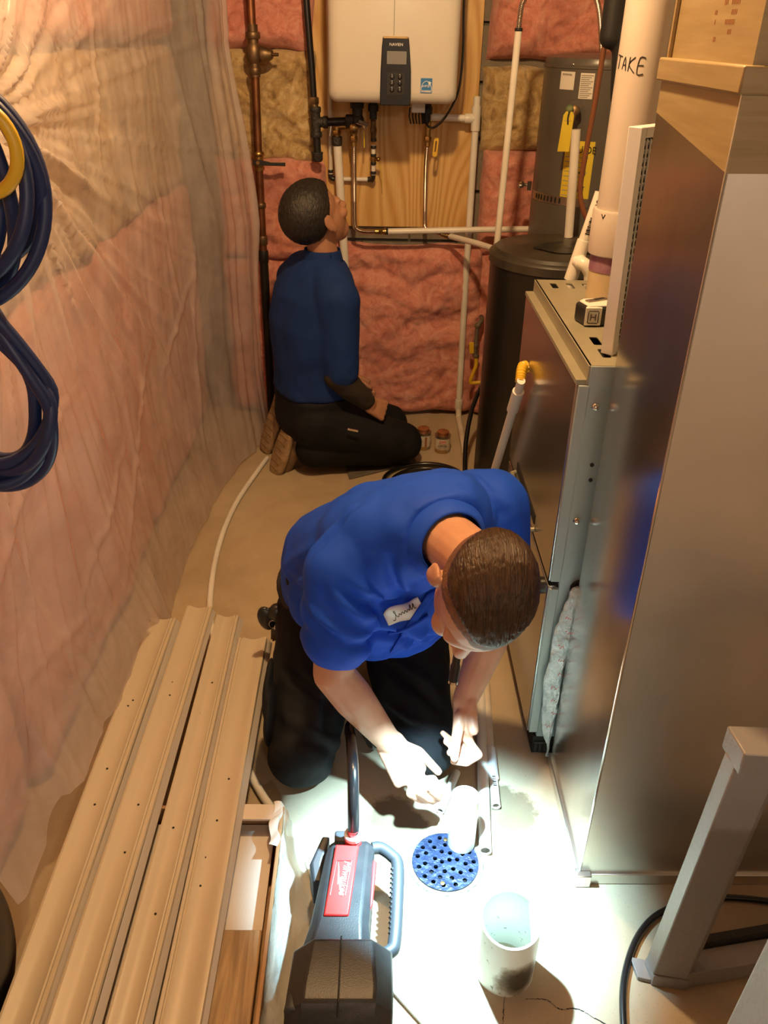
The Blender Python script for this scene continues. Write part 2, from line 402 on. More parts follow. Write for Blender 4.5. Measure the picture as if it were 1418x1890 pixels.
def stubmat():
    m, N, L, b = node_mat('stained_pvc'); v = coords(N, L)
    n = tex(N, L, v, 22, 7, .7)
    sx = N.new('ShaderNodeSeparateXYZ'); L.new(v, sx.inputs[0])
    d = N.new('ShaderNodeVectorMath'); d.operation = 'DISTANCE'; L.new(v, d.inputs[0]); d.inputs[1].default_value = (.02,-.055,-.035)
    k = N.new('ShaderNodeMath'); k.operation = 'MULTIPLY_ADD'; L.new(n, k.inputs[0]); k.inputs[1].default_value = .055; L.new(d.outputs['Value'], k.inputs[2])
    st = ramp(N, L, k.outputs[0], [(.05, (.05,.035,.02)), (.066, (.25,.2,.14)), (.082, (.74,.76,.70))])
    spk = ramp(N, L, tex(N, L, v, 90, 3), [(.27, (.35,.33,.3)), (.33, (1,1,1))])
    L.new(mixc(N, L, 1, st, spk, 'MULTIPLY'), b.inputs['Base Color']); b.inputs['Roughness'].default_value = .4; return m
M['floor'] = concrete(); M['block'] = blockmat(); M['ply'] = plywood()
M['pink'] = wool('pink_insulation', (.50,.17,.13), (.68,.27,.21), (.80,.40,.31))
M['gold'] = wool('amber_insulation', (.22,.125,.05), (.50,.34,.15), (.70,.54,.30), .9)
M['film'] = film(); M['wrap'] = clearwrap(); M['stub'] = stubmat()
M['mortar'] = mat('mortar', (.11,.095,.075), .95)
M['drywall'] = mat('back_room_wall', (.74,.70,.64), .9)
M['joist'] = mat('ceiling_wood', (.36,.23,.11), .8, c2=(.28,.17,.08), nscale=5, stretch=(1,8,8))

# ================================================================ the room
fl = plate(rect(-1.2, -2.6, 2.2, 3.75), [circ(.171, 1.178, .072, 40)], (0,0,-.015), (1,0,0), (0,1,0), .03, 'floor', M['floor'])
struct(fl); tag(fl, 'tan concrete basement floor with damp spots and painted arm shade around the drain')
cr = MB()
def crack(pts, w):
    pts = smooth_path(pts, 5)
    for i in range(len(pts)-1):
        a, b = pts[i], pts[i+1]; n = V((-(b-a).y, (b-a).x, 0)).normalized()*w*(.4+random.random())
        j = V((random.uniform(-1,1), random.uniform(-1,1), 0))*.0015
        cr.add([a-n, a+n, b+n+j, b-n+j], [(0,1,2,3)])
crack([(.30,.885,.0006),(.335,.885,.0006),(.36,.867,.0006),(.39,.868,.0006),(.43,.845,.0006),(.50,.80,.0006)], .0009)
crack([(.262,.895,.0006),(.255,.86,.0006),(.25,.83,.0006),(.252,.79,.0006)], .0007)
cr.build('crack', M['darkslot'], fl, flat=True)
b = MB()
b.box((-1.2,3.655,0), (2.2,3.75,2.55)); wb = struct(b.build('wall_back', M['mortar'])); tag(wb, 'grey concrete block foundation wall behind the insulation')
blockmesh = MB().box((-.1955,-.0095,-.0925), (.1955,.0095,.0925)).mesh('block')
blockmesh.materials.append(M['block'])
k = 0
for r in range(9):
    for c in range(5):
        x = -.45+c*.40+(.2 if r % 2 else 0); z = .1+r*.2-.02
        if x > 1.2: continue
        o = bpy.data.objects.new('block', blockmesh); col.objects.link(o); o.location = (x, 3.6455, z)
        o.parent = wb; o.matrix_parent_inverse = Matrix.Translation(-ORG[wb.name])
struct(tag(MB().box((-1.2,-2.6,0), (-.83,3.655,2.55)).build('wall_left', M['block']), 'concrete foundation wall behind the plastic sheet'))
struct(tag(MB().box((1.75,-2.6,0), (2.2,3.655,2.55)).build('wall_right', M['drywall']), 'plain basement wall on the right'))
struct(tag(MB().box((-.83,-2.75,0), (1.75,-2.6,2.55)).build('wall_front', M['drywall']), 'plain basement wall behind the viewer'))
ceil = struct(tag(MB().box((-1.2,-2.75,2.55), (2.2,3.75,2.6)).build('ceiling', M['joist']), 'wood subfloor of the ceiling'))
for i in range(8):
    MB().box((-.83,-2.3+i*.8,2.40), (1.75,-2.26+i*.8,2.55)).build('joist', M['joist'], ceil, flat=True)

# ---------------------------------------------------------------- insulation
def batt(name, label, m, u0, u1, z0, z1, wall, depth, seed, res=.011, group=None, amp=1.0):
    nu = max(8, int((u1-u0)/res)); nv = max(8, int((z1-z0)/res)); sd = V((seed*3.7, seed*1.9, seed*5.1))
    def fn(u, v):
        a = lerp(u0, u1, u); z = lerp(z0, z1, v)
        e = min(1, min(u, 1-u)*(u1-u0)/.055)*1.0; e2 = min(1, min(v, 1-v)*(z1-z0)/.055)
        puff = math.sqrt(max(0, 1-(1-e)**2))*math.sqrt(max(0, 1-(1-e2)**2))
        p = V((a, z, 0))+sd
        q = p+V((noise.noise(p*5), noise.noise(p*5+V((9,2,4))), 0))*.06
        q2 = V((q.x*3.6, q.y*7.5, 0)); d = .030*noise.noise(p*3.2)+.020*noise.noise(V((q.x*6, q.y*10, 3)))-.014*(1-min(1, abs(noise.noise(q2+V((3,1,7))))*4))*max(0, .5+noise.noise(p*4+V((7,7,7))))+.011*noise.noise(q*21)+.007*noise.noise(q*48)
        h = puff*(depth+d*amp)
        wob = V((noise.noise(p*7+V((5,5,1))), noise.noise(p*7+V((1,8,2))), 0))*.018
        if wall == 'back': return (a+wob.x, 3.636-max(h, .002), max(.004, z+wob.y))
        return (-.83+max(h, .002), a+wob.x, max(.004, z+wob.y))
    o = MB().grid(fn, nu, nv).build(name, m, angle=180)
    return tag(o, label, 'insulation', group)
G1 = 'insulation batts on the back wall'
batt('insulation_batt', 'wide pink insulation batt low on the back wall behind the cans', M['pink'], -.25, .47, .01, .77, 'back', .075, 1, .009, G1)
batt('insulation_batt', 'pink insulation batt left of the plywood, behind the head of the navy-shirted man', M['pink'], -.64, -.20, .70, 1.10, 'back', .075, 2, .009, G1)
batt('insulation_batt', 'pink insulation batt low in the corner behind the navy-shirted man', M['pink'], -.64, -.20, .01, .70, 'back', .075, 3, .012, G1)
batt('insulation_batt', 'amber insulation batt behind the copper pipe and brass valve', M['gold'], -.64, -.23, 1.08, 1.49, 'back', .06, 4, .008, G1, 1.3)
batt('insulation_batt', 'pink insulation batt above the amber one at the copper pipe', M['pink'], -.64, -.225, 1.47, 1.95, 'back', .075, 5, .009, G1)
batt('insulation_batt', 'pink insulation batt between the plywood and grey water heater, above the white pipes', M['pink'], .435, .98, .74, 1.15, 'back', .08, 6, .009, G1)
batt('insulation_batt', 'pink insulation strip behind the yellow gas valve', M['pink'], .45, .98, .01, .76, 'back', .07, 7, .010, G1)
batt('insulation_batt', 'amber insulation batt left of the grey water heater', M['gold'], .42, .98, 1.14, 1.44, 'back', .06, 8, .008, G1, 1.4)
batt('insulation_batt', 'pink insulation batt at the top right above the grey water heater', M['pink'], .425, 1.1, 1.46, 1.95, 'back', .085, 9, .009, G1)
G2 = 'insulation batts under the plastic sheet'
Ys = [.1, 1.35, 2.5, 3.60]
nm = ['nearest the viewer', 'in the middle of the left wall', 'towards the far corner']
for i in range(3):
    batt('insulation_batt', 'pink insulation under the plastic sheet, low, '+nm[i], M['pink'], Ys[i], Ys[i+1]-.02, .01, 1.02, 'left', .09, 20+i, .022, G2, .55)
    batt('insulation_batt', 'amber insulation band under the plastic sheet, '+nm[i], M['gold'], Ys[i]-.01, Ys[i+1]-.03, 1.00, 1.50, 'left', .08, 30+i, .018, G2, .9)
    batt('insulation_batt', 'pink insulation under the plastic sheet, high, '+nm[i], M['pink'], Ys[i], Ys[i+1]-.02, 1.50, 2.1, 'left', .09, 40+i, .022, G2, .55)

# ---------------------------------------------------------------- plastic sheet on the left wall
def seg_dist(y, z, s):
    (y0, z0), (y1, z1) = s; dy, dz = y1-y0, z1-z0; L = dy*dy+dz*dz
    t = max(0, min(1, ((y-y0)*dy+(z-z0)*dz)/L)); return math.hypot(y-y0-t*dy, z-z0-t*dz), t
def sheet():
    rs = random.Random(12); ridges = []
    for i in range(15): ridges.append((math.radians(-84+4.6*i+rs.uniform(-1.5,1.5)), rs.uniform(.016,.045), rs.uniform(.5,1.2)*(1 if i % 4 else -.8), rs.uniform(.7,1.5)))
    for i in range(16): ridges.append((math.radians(42+6.0*i+rs.uniform(-2,2)), rs.uniform(.035,.07), rs.uniform(.4,.9)*(1 if i % 3 else -.8), rs.uniform(.5,1.0)))
    creases = [((1.05,.62),(1.75,.86)),((1.55,.42),(2.02,.60)),((1.75,.30),(2.45,.74)),((2.1,.20),(2.05,.85)),((1.3,.95),(1.42,.20)),((2.35,.95),(2.7,.35)),((2.9,.9),(2.75,.2)),((1.7,.18),(1.62,.75)),((2.5,.6),(2.9,.82)),((2.62,1.2),(2.78,.62)),((1.2,.45),(1.6,.36)),((2.9,1.5),(3.05,1.0)),((2.3,1.6),(2.2,1.2))]
    g = V((1.60, 1.395))                       # gather point (y, z)
    y0, y1, zt = .95, 3.42, 2.2
    def low(y):                                # bottom hem height
        if y > 1.95: return .012
        if y > 1.80: return lerp(.17, .012, (y-1.80)/.15)
        return .150+.02*math.sin(y*7)+.012*math.sin(y*23)+max(0, (1.02-y)/.30)**1.5*.16
    def fn(u, v):
        y = lerp(y0, y1, u); zb = low(y); z = lerp(zb, zt, v)
        x = -.665+.05*math.sin(math.pi*min(1, max(0, (z-.1)/1.7)))*0
        t = max(0, min(1, (y-2.45)/.85)); x += .20*t*t*(1-.35*max(0, min(1, (z-.9)/.6)))*(.75+.25*min(1, z/.5))   # bulge at the far end
        x += .05*max(0, 1-z/.55)**1.3*(1 if y > 1.2 else .6)                        # kicked out at the floor
        d = V((y, z))-g; r = d.length; a = math.atan2(d.y, d.x)
        fall = math.exp(-r*1.35)
        w = noise.noise(V((a*7.5, r*1.2, 3.1)))+.6*noise.noise(V((a*17, r*1.6, 8.1)))
        ridge = 1-abs(noise.noise(V((a*6+2, r*.7, 5.3))))*3.2
        x += fall*(.020*w+.012*max(-.5, ridge))*min(1, r/.10)+.010*math.exp(-r*.8)*(1-min(1, abs(noise.noise(V((a*11, r*.35, 1.3))))*9))*min(1, r/.1)
        x -= .055*math.exp(-(r/.09)**2)                                            # pulled in at the tie
        p = V((y*1.1, z*.45, 0)); x += .022*noise.noise(p*2.2+V((4,4,4)))
        x += .010*noise.noise(V((y*9+z*2.2, z*.9, 2)))+.0022*noise.noise(V((y*31, z*1.7-y*3, 6)))
        x += .05*max(0, 1-z/.30)*(1 if .9 < y < 1.95 else .3)
        for (ra, rw, rh, rl) in ridges:
            da = (a-ra+math.pi) % (2*math.pi)-math.pi
            if abs(da) < rw*3 and r < rl*1.6: x += .013*rh*math.exp(-(da/rw)**2)*min(1, r/.12)*max(0, 1-r/(rl*1.6))
        for s in creases:
            dd, tt = seg_dist(y, z, s)
            if dd < .05: x += .0055*math.exp(-(dd/.013)**2)*math.sin(math.pi*min(1, max(.05, tt)))**.5
        x += .05*max(0, (y-3.05)/.4)*noise.noise(V((y*22, z*.8, 1)))
        return (max(x, -.735), y, z)
    o = MB().grid(fn, 340, 230).build('plastic_sheet', M['film'], angle=180)
    return tag(o, 'clear crinkled plastic sheet hanging over the insulated left wall', 'plastic sheet')
sheet()
tag(organic(MB().ell((-.674,.85,.185), (.066,0,0), (0,.115,0), (0,0,.185)).ell((-.670,.64,.16), (.062,0,0), (0,.17,0), (0,0,.16)),
    'dark_gap_filler', M['gapshade'], None, .012, 3), 'added black form standing in for shade in the lower left corner behind the sheet', 'bag')  # black form added to keep the gap behind the sheet dark

# ================================================================ back wall fixtures
o = MB().box((-.243,3.612,.84), (.40,3.634,2.3)).build('plywood_panel', M['ply'], bevel=.001)
tag(o, 'yellow pine plywood panel carrying the white tankless heater', 'panel')

th = thing('tankless_water_heater', 'white wall-hung tankless water heater with black control panel', 'water heater', (.06,3.43,1.335))
def rrect(x0, z0, x1, z1, r, n=6):
    out = []
    for cx, cz, a0 in ((x1-r, z1-r, 0), (x0+r, z1-r, 90), (x0+r, z0+r, 180), (x1-r, z0+r, 270)):
        for i in range(n+1):
            a = math.radians(a0+90*i/n); out.append((cx+r*math.cos(a), cz+r*math.sin(a)))
    return out
hb = MB()
def ringed(prof_y, m):
    rings = [];
    for ins, y in prof_y: rings.append([(x, y, z) for x, z in rrect(-.166+ins, 1.326+ins, .286-ins, 2.02-ins, .032)])
    n = len(rings[0]); vs = [p for r in rings for p in r]; fs = []
    for i in range(len(rings)-1):
        for j in range(n): fs.append((i*n+j, i*n+(j+1) % n, (i+1)*n+(j+1) % n, (i+1)*n+j))
    fs.append(tuple(range(n))); fs.append(tuple((len(rings)-1)*n+j for j in range(n)))
    m.add(vs, fs)
ringed([(.004,3.59), (0,3.58), (0,3.295), (.004,3.275), (.012,3.262), (.024,3.254), (.040,3.250)], hb)
hb.build('casing', M['shellwhite'], th, angle=60)
MB().box((.058,3.2488,1.535), (.0605,3.252,2.0)).build('front_seam', M['printgrey'], th)
pl = MB().prism([(.022,1.531),(.110,1.531),(.114,1.50),(.121,1.43),(.123,1.36),(.122,1.322),(.016,1.322),(.015,1.36),(.016,1.43),(.019,1.50)],
                (0,3.243,0), (1,0,0), (0,0,1), (0,.012,0)).build('control_panel', M['panelblack'], th, bevel=.003)
MB().box((.024,3.242,1.526), (.108,3.25,1.5325)).build('trim', M['brass'], pl, bevel=.001)
MB().box((.037,3.2415,1.450), (.104,3.2435,1.489)).build('display', M['lcd'], pl)
text('NAVIEN', .0125, (.068,3.2425,1.5085), (1,0,0), (0,0,1), M['printwhite'], pl, 'lettering', sx=1.05)
MB().box((.040,3.2418,1.356), (.100,3.2432,1.424)).build('keypad', M['blackm'], pl)
for i in range(3):
    for j in range(2):
        bt = MB().lathe((.056+.027*j,3.2418,1.411-.020*i), [(.0085,0),(.0085,-.001),(.007,-.0016)], 16, (0,1,0)).build('button', M['panelblack'], pl)
        text(['N','+','M','-','S','O'][i*2+j], .009, (.056+.027*j,3.2395,1.411-.020*i), (1,0,0), (0,0,1), M['printgrey'], bt, 'lettering')
sl = MB().box((.156,3.2485,1.363), (.196,3.2505,1.409)).build('efficiency_label', M['starblue'], th)
sl['label'] = 'blue and white energy efficiency sticker'
MB().tube([V((.176,3.2478,1.372))+V((math.cos(a)*.018, 0, math.sin(a)*.028)) for a in [math.pi*i/14 for i in range(15)]], .0009, 6).build('arc', M['printwhite'], sl)
text('energy', .0115, (.174,3.2478,1.386), (1,0,.12), (-.12,0,1), M['printwhite'], sl, 'lettering', shear=.2)
star = [(.0075*(1 if i % 2 == 0 else .42)*math.cos(math.pi/2+i*math.pi/5), .0075*(1 if i % 2 == 0 else .42)*math.sin(math.pi/2+i*math.pi/5)) for i in range(10)]
MB().prism(star, (.187,3.2478,1.394), (1,0,0), (0,0,1), (0,.0006,0)).build('star', M['printwhite'], sl, flat=True)
MB().box((.158,3.2478,1.3655), (.194,3.2486,1.3715)).build('banner', M['whitepaper'], sl)
text('ENERGY STAR', .0055, (.176,3.2474,1.3685), (1,0,0), (0,0,1), M['starblue'], sl, 'lettering')
# fittings under the casing
MB().box((.135,3.44,1.285), (.185,3.50,1.328)).build('junction_box', M['registerwhite'], th, bevel=.003)
for nme, x, r, h in (('gas_inlet', -.07, .026, .06), ('hot_outlet', -.008, .020, .075), ('cold_inlet', .195, .021, .085)):
    MB().lathe((x,3.50,1.33), [(r*.8,0),(r*.8,-h*.3),(r,-h*.32),(r,-h*.62),(r*.7,-h*.64),(r*.7,-h)], 20).build(nme, M['blackm'], th)
bk = MB()
for i in range(5): bk.tube([(.13+i*.012,3.48,1.30),(.128+i*.012,3.47,1.27),(.135+i*.011,3.475,1.245)], .003, 6)
bk.build('wiring', M['blackm'], th)
def fitting(b, p, d, r, l, n=16):      # a collar around a pipe
    p, d = V(p), V(d).normalized(); b.lathe(p-d*l/2, [(r*.9,0),(r,l*.15),(r,l*.85),(r*.9,l)], n, d)
# black iron gas line with tee and drip leg
g = thing('gas_pipe', 'black iron gas pipe with tee and drip leg left of the tankless heater', 'pipe', (-.222,3.5,1.10))
MB().tube([(-.268,3.5,1.95),(-.250,3.5,1.6),(-.236,3.5,1.40),(-.232,3.5,1.30)], .0125, 14).build('flexible_line', M['hose'], g)
q = MB(); fitting(q, (-.231,3.5,1.315), (0,0,1), .0185, .024, 6); fitting(q, (-.231,3.5,1.295), (0,0,1), .015, .024, 12); q.build('hex_nut', M['bronze'], g)
q = MB(); q.tube([(-.228,3.5,1.285),(-.226,3.5,1.195)], .0185, 18); fitting(q, (-.228,3.5,1.285), (0,0,1), .022, .02); fitting(q, (-.226,3.5,1.198), (0,0,1), .022, .02); fitting(q, (-.19,3.5,1.242), (1,0,0), .022, .02); q.tube([(-.226,3.5,1.242),(-.185,3.5,1.242)], .0185, 16)
q.build('tee', M['castiron'], g)
MB().tube([(-.19,3.5,1.242),(-.10,3.5,1.247)], .0150, 16).build('nipple', M['iron'], g)
MB().tube([(-.226,3.5,1.20),(-.223,3.5,1.13)], .0150, 16).build('drip_leg', M['iron'], g)
MB().lathe((-.223,3.5,1.10), [(.0001,0),(.016,.002),(.021,.008),(.021,.030),(.0225,.031),(.0225,.036),(.015,.037)], 18).build('cap', M['castiron'], g)
q = MB(); q.lathe((-.115,3.5,1.247), [(.017,0),(.024,.004),(.024,.03),(.018,.034)], 8, (1,0,0)); q.sph((-.068,3.5,1.25), .026); q.tube([(-.068,3.5,1.25),(-.066,3.5,1.30)], [.02,.018], 12); q.build('gas_cock', M['castiron'], g)
MB().obox((-.045,3.465,1.245), (.018,0,-.006), (0,.004,0), (.002,0,.006)).build('lever', M['yb'], g, bevel=.002)
# slim white tubing run, left side of the panel
d = thing('drain_line', 'slim white tubing with black crimps running along the plywood', 'pipe', (-.17,3.59,1.02))
q = MB(); q.tube([(-.178,3.592,2.1),(-.177,3.592,1.045)], .0085, 12); q.build('riser', M['pvc_dirty'], d)
MB().tube([(-.160,3.592,1.026),(-.020,3.585,1.028)], .0085, 12).build('crosspiece', M['pvc'], d)
q = MB(); fitting(q, (-.177,3.592,1.055), (0,0,1), .0105, .012); q.tube(smooth_path([(-.177,3.592,1.045),(-.175,3.592,1.030),(-.160,3.592,1.026)], 5), .0095, 10); q.build('elbow', M['black'], d); q = MB(); fitting(q, (-.022,3.585,1.028), (1,0,0), .0105, .012)
q.tube(smooth_path([(-.020,3.585,1.028),(-.008,3.57,1.029),(-.005,3.55,1.05)], 5), .0095, 10); q.build('elbow', M['black'], d)
q = MB(); q.tube([(-.005,3.545,1.05),(-.006,3.53,1.16)], .0085, 12); q.build('upright', M['pvc'], d)
for z in (1.060, 1.095, 1.125, 1.155, 1.18):
    q = MB(); fitting(q, (-.0055,3.540-(z-1.05)*.12,z), (0,0,1), .0115, .010); q.build('crimp_ring', M['blackm'], d)
q = MB(); q.tube([(-.0055,3.537,1.095),(-.0055,3.535,1.13)], .011, 12); q.tube([(-.004,3.535,1.112),(.012,3.52,1.112)], .007, 10); q.sph((.014,3.518,1.112), .009, 10); q.build('purge_valve', M['brass'], d)
q = MB(); q.tube([(-.006,3.53,1.18),(-.007,3.515,1.25)], .0105, 12); fitting(q, (-.0065,3.52,1.215), (0,0,1), .013, .02, 6); q.build('union', M['bronze'], d)
MB().tube(smooth_path([(.016,3.53,1.10),(.026,3.54,1.07),(.030,3.56,1.03),(.031,3.57,1.00)], 5), .0015, 6).build('tie_string', M['yellowpaper'], d)
# relief valve and its white discharge pipe
r = thing('relief_discharge_pipe', 'white vertical discharge pipe behind the head of the navy-shirted man', 'pipe', (-.13,3.52,.02))
MB().tube([(-.147,3.52,1.178),(-.118,3.52,.70),(-.10,3.52,.02)], .0165, 16).build('pipe', M['pvc'], r)
q = MB(); fitting(q, (-.1475,3.52,1.175), (0,0,1), .0205, .034); q.build('coupling', M['castiron'], r)
q = MB(); q.tube([(-.1475,3.52,1.185),(-.148,3.52,1.235)], .0125, 14); fitting(q, (-.148,3.52,1.205), (0,0,1), .017, .016, 6); q.tube([(-.148,3.52,1.225),(-.09,3.515,1.228)], .011, 12); fitting(q, (-.148,3.52,1.232), (0,0,1), .0175, .010); q.build('relief_valve', M['brass'], r)
MB().obox((-.171,3.505,1.215), (.003,0,0), (0,.006,0), (.003,0,.022)).build('test_lever', M['chrome'], r, bevel=.001)
# hot and cold connectors
def corrug(pts, r, per=.0042):
    p = smooth_path(pts, 10); out = []; rad = []
    L = [0]
    for i in range(1, len(p)): L.append(L[-1]+(p[i]-p[i-1]).length)
    n = int(L[-1]/(per/3)); j = 0
    for i in range(n+1):
        s = L[-1]*i/n
        while j < len(L)-2 and L[j+1] < s: j += 1
        t = (s-L[j])/max(1e-9, L[j+1]-L[j]); out.append(p[j].lerp(p[j+1], t)); rad.append(r*(1+.10*math.cos(2*math.pi*s/per)))
    return out, rad
h = thing('hot_water_connector', 'corrugated steel connector turning right into a white supply pipe', 'pipe', (-.08,3.5,.84))
q = MB(); q.tube(*corrug([(-.081,3.5,1.165),(-.080,3.5,1.05),(-.078,3.5,.885),(-.070,3.5,.852),(-.040,3.5,.841),(.015,3.5,.842)], .0095), n=10, caps=True); q.build('flexible_hose', M['steelflex'], h)
q = MB(); q.tube([(.005,3.5,.842),(.046,3.5,.843)], .0105, 14); fitting(q, (.028,3.5,.8425), (1,0,0), .0125, .018, 6); fitting(q, (.046,3.5,.843), (1,0,0), .0145, .008); q.build('adapter', M['brass'], h)
q = MB(); fitting(q, (.054,3.5,.8435), (1,0,0), .0130, .008); q.build('crimp_ring', M['blackm'], h)
MB().tube([(.056,3.5,.8435),(.40,3.49,.858),(.70,3.47,.871)], .0120, 14).build('supply_pipe', M['pvc'], h)
q = MB(); q.tube([(-.082,3.5,1.16),(-.082,3.5,1.255)], .0125, 12); fitting(q, (-.082,3.5,1.185), (0,0,1), .016, .022, 6); fitting(q, (-.082,3.5,1.21), (0,0,1), .0155, .012); q.lathe((-.082,3.488,1.225), [(.0165,0),(.0165,-.014),(.012,-.018),(.005,-.02)], 18, (0,1,0)); q.build('isolation_valve', M['brass'], h)
MB().tube([(-.075,3.48,1.243),(-.045,3.47,1.238),(-.040,3.47,1.225)], .0035, 8).build('lever', M['chrome'], h)
MB().tube(smooth_path([(-.043,3.50,1.215),(-.042,3.50,1.19),(-.041,3.50,1.155)], 4), .002, 6).build('tie_string', M['yellowpaper'], h)
c = thing('cold_water_connector', 'corrugated steel connector under the cold inlet feeding the lower white pipe', 'pipe', (.2,3.5,.83))
q = MB(); q.tube(*corrug([(.203,3.5,1.175),(.200,3.5,1.08),(.205,3.51,.90),(.212,3.52,.855),(.245,3.52,.842),(.285,3.51,.834)], .0085), n=10); q.build('flexible_hose', M['steelflex'], c)
q = MB(); q.tube([(.275,3.51,.836),(.305,3.505,.829)], .0105, 12); fitting(q, (.297,3.507,.831), (1,0,-.2), .013, .01); q.build('adapter', M['brass'], c)
q = MB(); fitting(q, (.308,3.505,.8285), (1,-.1,-.2), .0130, .008); q.build('crimp_ring', M['blackm'], c)
MB().tube([(.310,3.505,.828),(.40,3.30,.845),(.47,3.10,.86),(.50,3.02,.868)], .0115, 14).build('supply_pipe', M['pvc'], c)
q = MB(); q.tube([(.203,3.5,1.165),(.203,3.5,1.25)], .011, 12); fitting(q, (.203,3.5,1.19), (0,0,1), .0145, .02, 6); q.build('isolation_valve', M['brass'], c)
q = plate(rrect(-.009,-.035,.009,.035,.009), [rrect(-.0035,-.018,.0035,.022,.0035)], (.233,3.478,1.165), (1,0,-.08), (.08,0,1), .007, 'lever', M['yellow'], c)
# condensate pipe with tee
cp = thing('condensate_pipe', 'white drain pipe with tee running down the right edge of the plywood', 'pipe', (.39,3.55,.0))
MB().tube([(.215,3.55,1.263),(.375,3.55,1.261)], .0130, 16).build('branch', M['pvc'], cp)
q = MB(); fitting(q, (.362,3.55,1.261), (1,0,0), .0175, .034, 20); q.tube([(.388,3.55,1.305),(.389,3.55,1.218)], .0175, 20); q.tube([(.37,3.55,1.261),(.388,3.55,1.261)], .0172, 16); q.build('tee', M['pvc'], cp)
MB().lathe((.388,3.55,1.29), [(.0135,0),(.0135,.048),(.0105,.048),(.0105,.01)], 18, close=False).build('vent_stub', M['pvc'], cp)
MB().tube([(.389,3.55,1.225),(.392,3.55,.60),(.398,3.55,.10)], .0135, 16).build('upright', M['pvc'], cp)
q = MB(); fitting(q, (.398,3.55,.075), (0,-.1,1), .0175, .05, 18); q.build('coupling', M['pvc'], cp)
MB().tube(smooth_path([(.399,3.55,.06),(.400,3.53,.020),(.400,3.48,.015),(.397,3.18,.015)], 6), .0135, 16).build('floor_run', M['pvc_dirty'], cp)
# power cord
o = MB().tube(smooth_path([(.302,3.42,1.95),(.304,3.40,1.64),(.310,3.40,1.50),(.305,3.40,1.38),(.280,3.40,1.31),(.240,3.40,1.255),(.205,3.42,1.238),(.18,3.46,1.27),(.17,3.47,1.30)], 8), .0045, 8).build('electric_cable', M['hose'])
tag(o, 'black electric cable looping under the right side of the tankless heater', 'cable')
# copper main at the left
cu = thing('copper_water_pipe', 'upright copper pipe with brass pressure valve beside the plastic sheet', 'pipe', (-.452,3.5,0))
MB().tube([(-.452,3.5,2.0),(-.452,3.5,1.54)], .0165, 16).build('upper_pipe', M['copper'], cu)
MB().tube([(-.448,3.5,1.40),(-.452,3.5,1.13)], .0155, 16).build('middle_pipe', M['copper'], cu)
MB().tube([(-.452,3.5,1.08),(-.452,3.5,.60)], .0155, 16).build('lower_pipe', M['copper'], cu)
q = MB(); q.tube([(-.450,3.5,1.56),(-.448,3.5,1.39)], .0195, 16)
fitting(q, (-.450,3.5,1.525), (0,0,1), .027, .024, 8); fitting(q, (-.448,3.5,1.41), (0,0,1), .024, .024, 8); q.lathe((-.449,3.5,1.465), [(.022,-.03),(.030,-.015),(.030,.02),(.022,.035)], 16)
q.lathe((-.44,3.5,1.465), [(.022,0),(.024,.02),(.030,.024),(.030,.034),(.022,.05),(.014,.062),(.006,.064),(.006,.085)], 18, (1,-.25,0)); q.build('pressure_valve', M['bronze'], cu)
q = MB(); q.tube([(-.451,3.5,1.135),(-.452,3.5,1.065)], .019, 14); fitting(q, (-.4515,3.5,1.125), (0,0,1), .023, .016, 8); fitting(q, (-.452,3.5,1.075), (0,0,1), .022, .014, 8); q.lathe((-.451,3.485,1.098), [(.012,0),(.012,-.014),(.007,-.018),(.007,-.024)], 12, (0,1,0)); q.build('ball_valve', M['brass'], cu)
MB().prism([(-.47,1.106),(-.44,1.108),(-.40,1.100),(-.345,1.101),(-.345,1.087),(-.40,1.088),(-.44,1.088),(-.47,1.09)], (0,3.462,0), (1,0,0), (0,0,1), (0,.006,0)).build('valve_lever', M['black'], cu, bevel=.0015)
for z in (.935, .80):
    q = MB(); fitting(q, (-.452,3.5,z), (0,0,1), .0205, .035 if z < .9 else .02, 14); q.build('coupling', M['bronze'], cu)
q = MB(); fitting(q, (-.452,3.5,.735), (0,0,1), .021, .05, 14); q.tube([(-.452,3.5,.72),(-.452,3.5,.02)], .018, 12); q.build('dark_lower_run', M['iron'], cu)
# old gas valve with yellow hose
yv = thing('gas_stub', 'short grey pipe with yellow valve handle and yellow hose by the black tank', 'valve', (.45,3.5,.2))
q = MB(); q.tube(smooth_path([(.478,3.645,.478),(.470,3.53,.475),(.455,3.5,.465),(.451,3.5,.44),(.449,3.5,.36)], 5), .0095, 10); fitting(q, (.452,3.5,.46), (0,0,1), .014, .016, 8); fitting(q, (.449,3.5,.37), (0,0,1), .013, .02, 8); q.tube([(.449,3.5,.365),(.453,3.5,.32)], .010, 10); fitting(q, (.453,3.5,.325), (0,0,1), .014, .014, 6); q.build('pipe', M['yb'], yv)
MB().obox((.430,3.485,.365), (.010,0,.001), (0,.004,0), (-.002,0,.025)).build('handle', M['yellow'], yv, bevel=.002)
MB().tube(smooth_path([(.455,3.5,.315),(.457,3.5,.28),(.446,3.5,.24),(.438,3.5,.21),(.446,3.5,.198),(.49,3.5,.203)], 7), .0085, 12).build('hose', M['yellow'], yv)
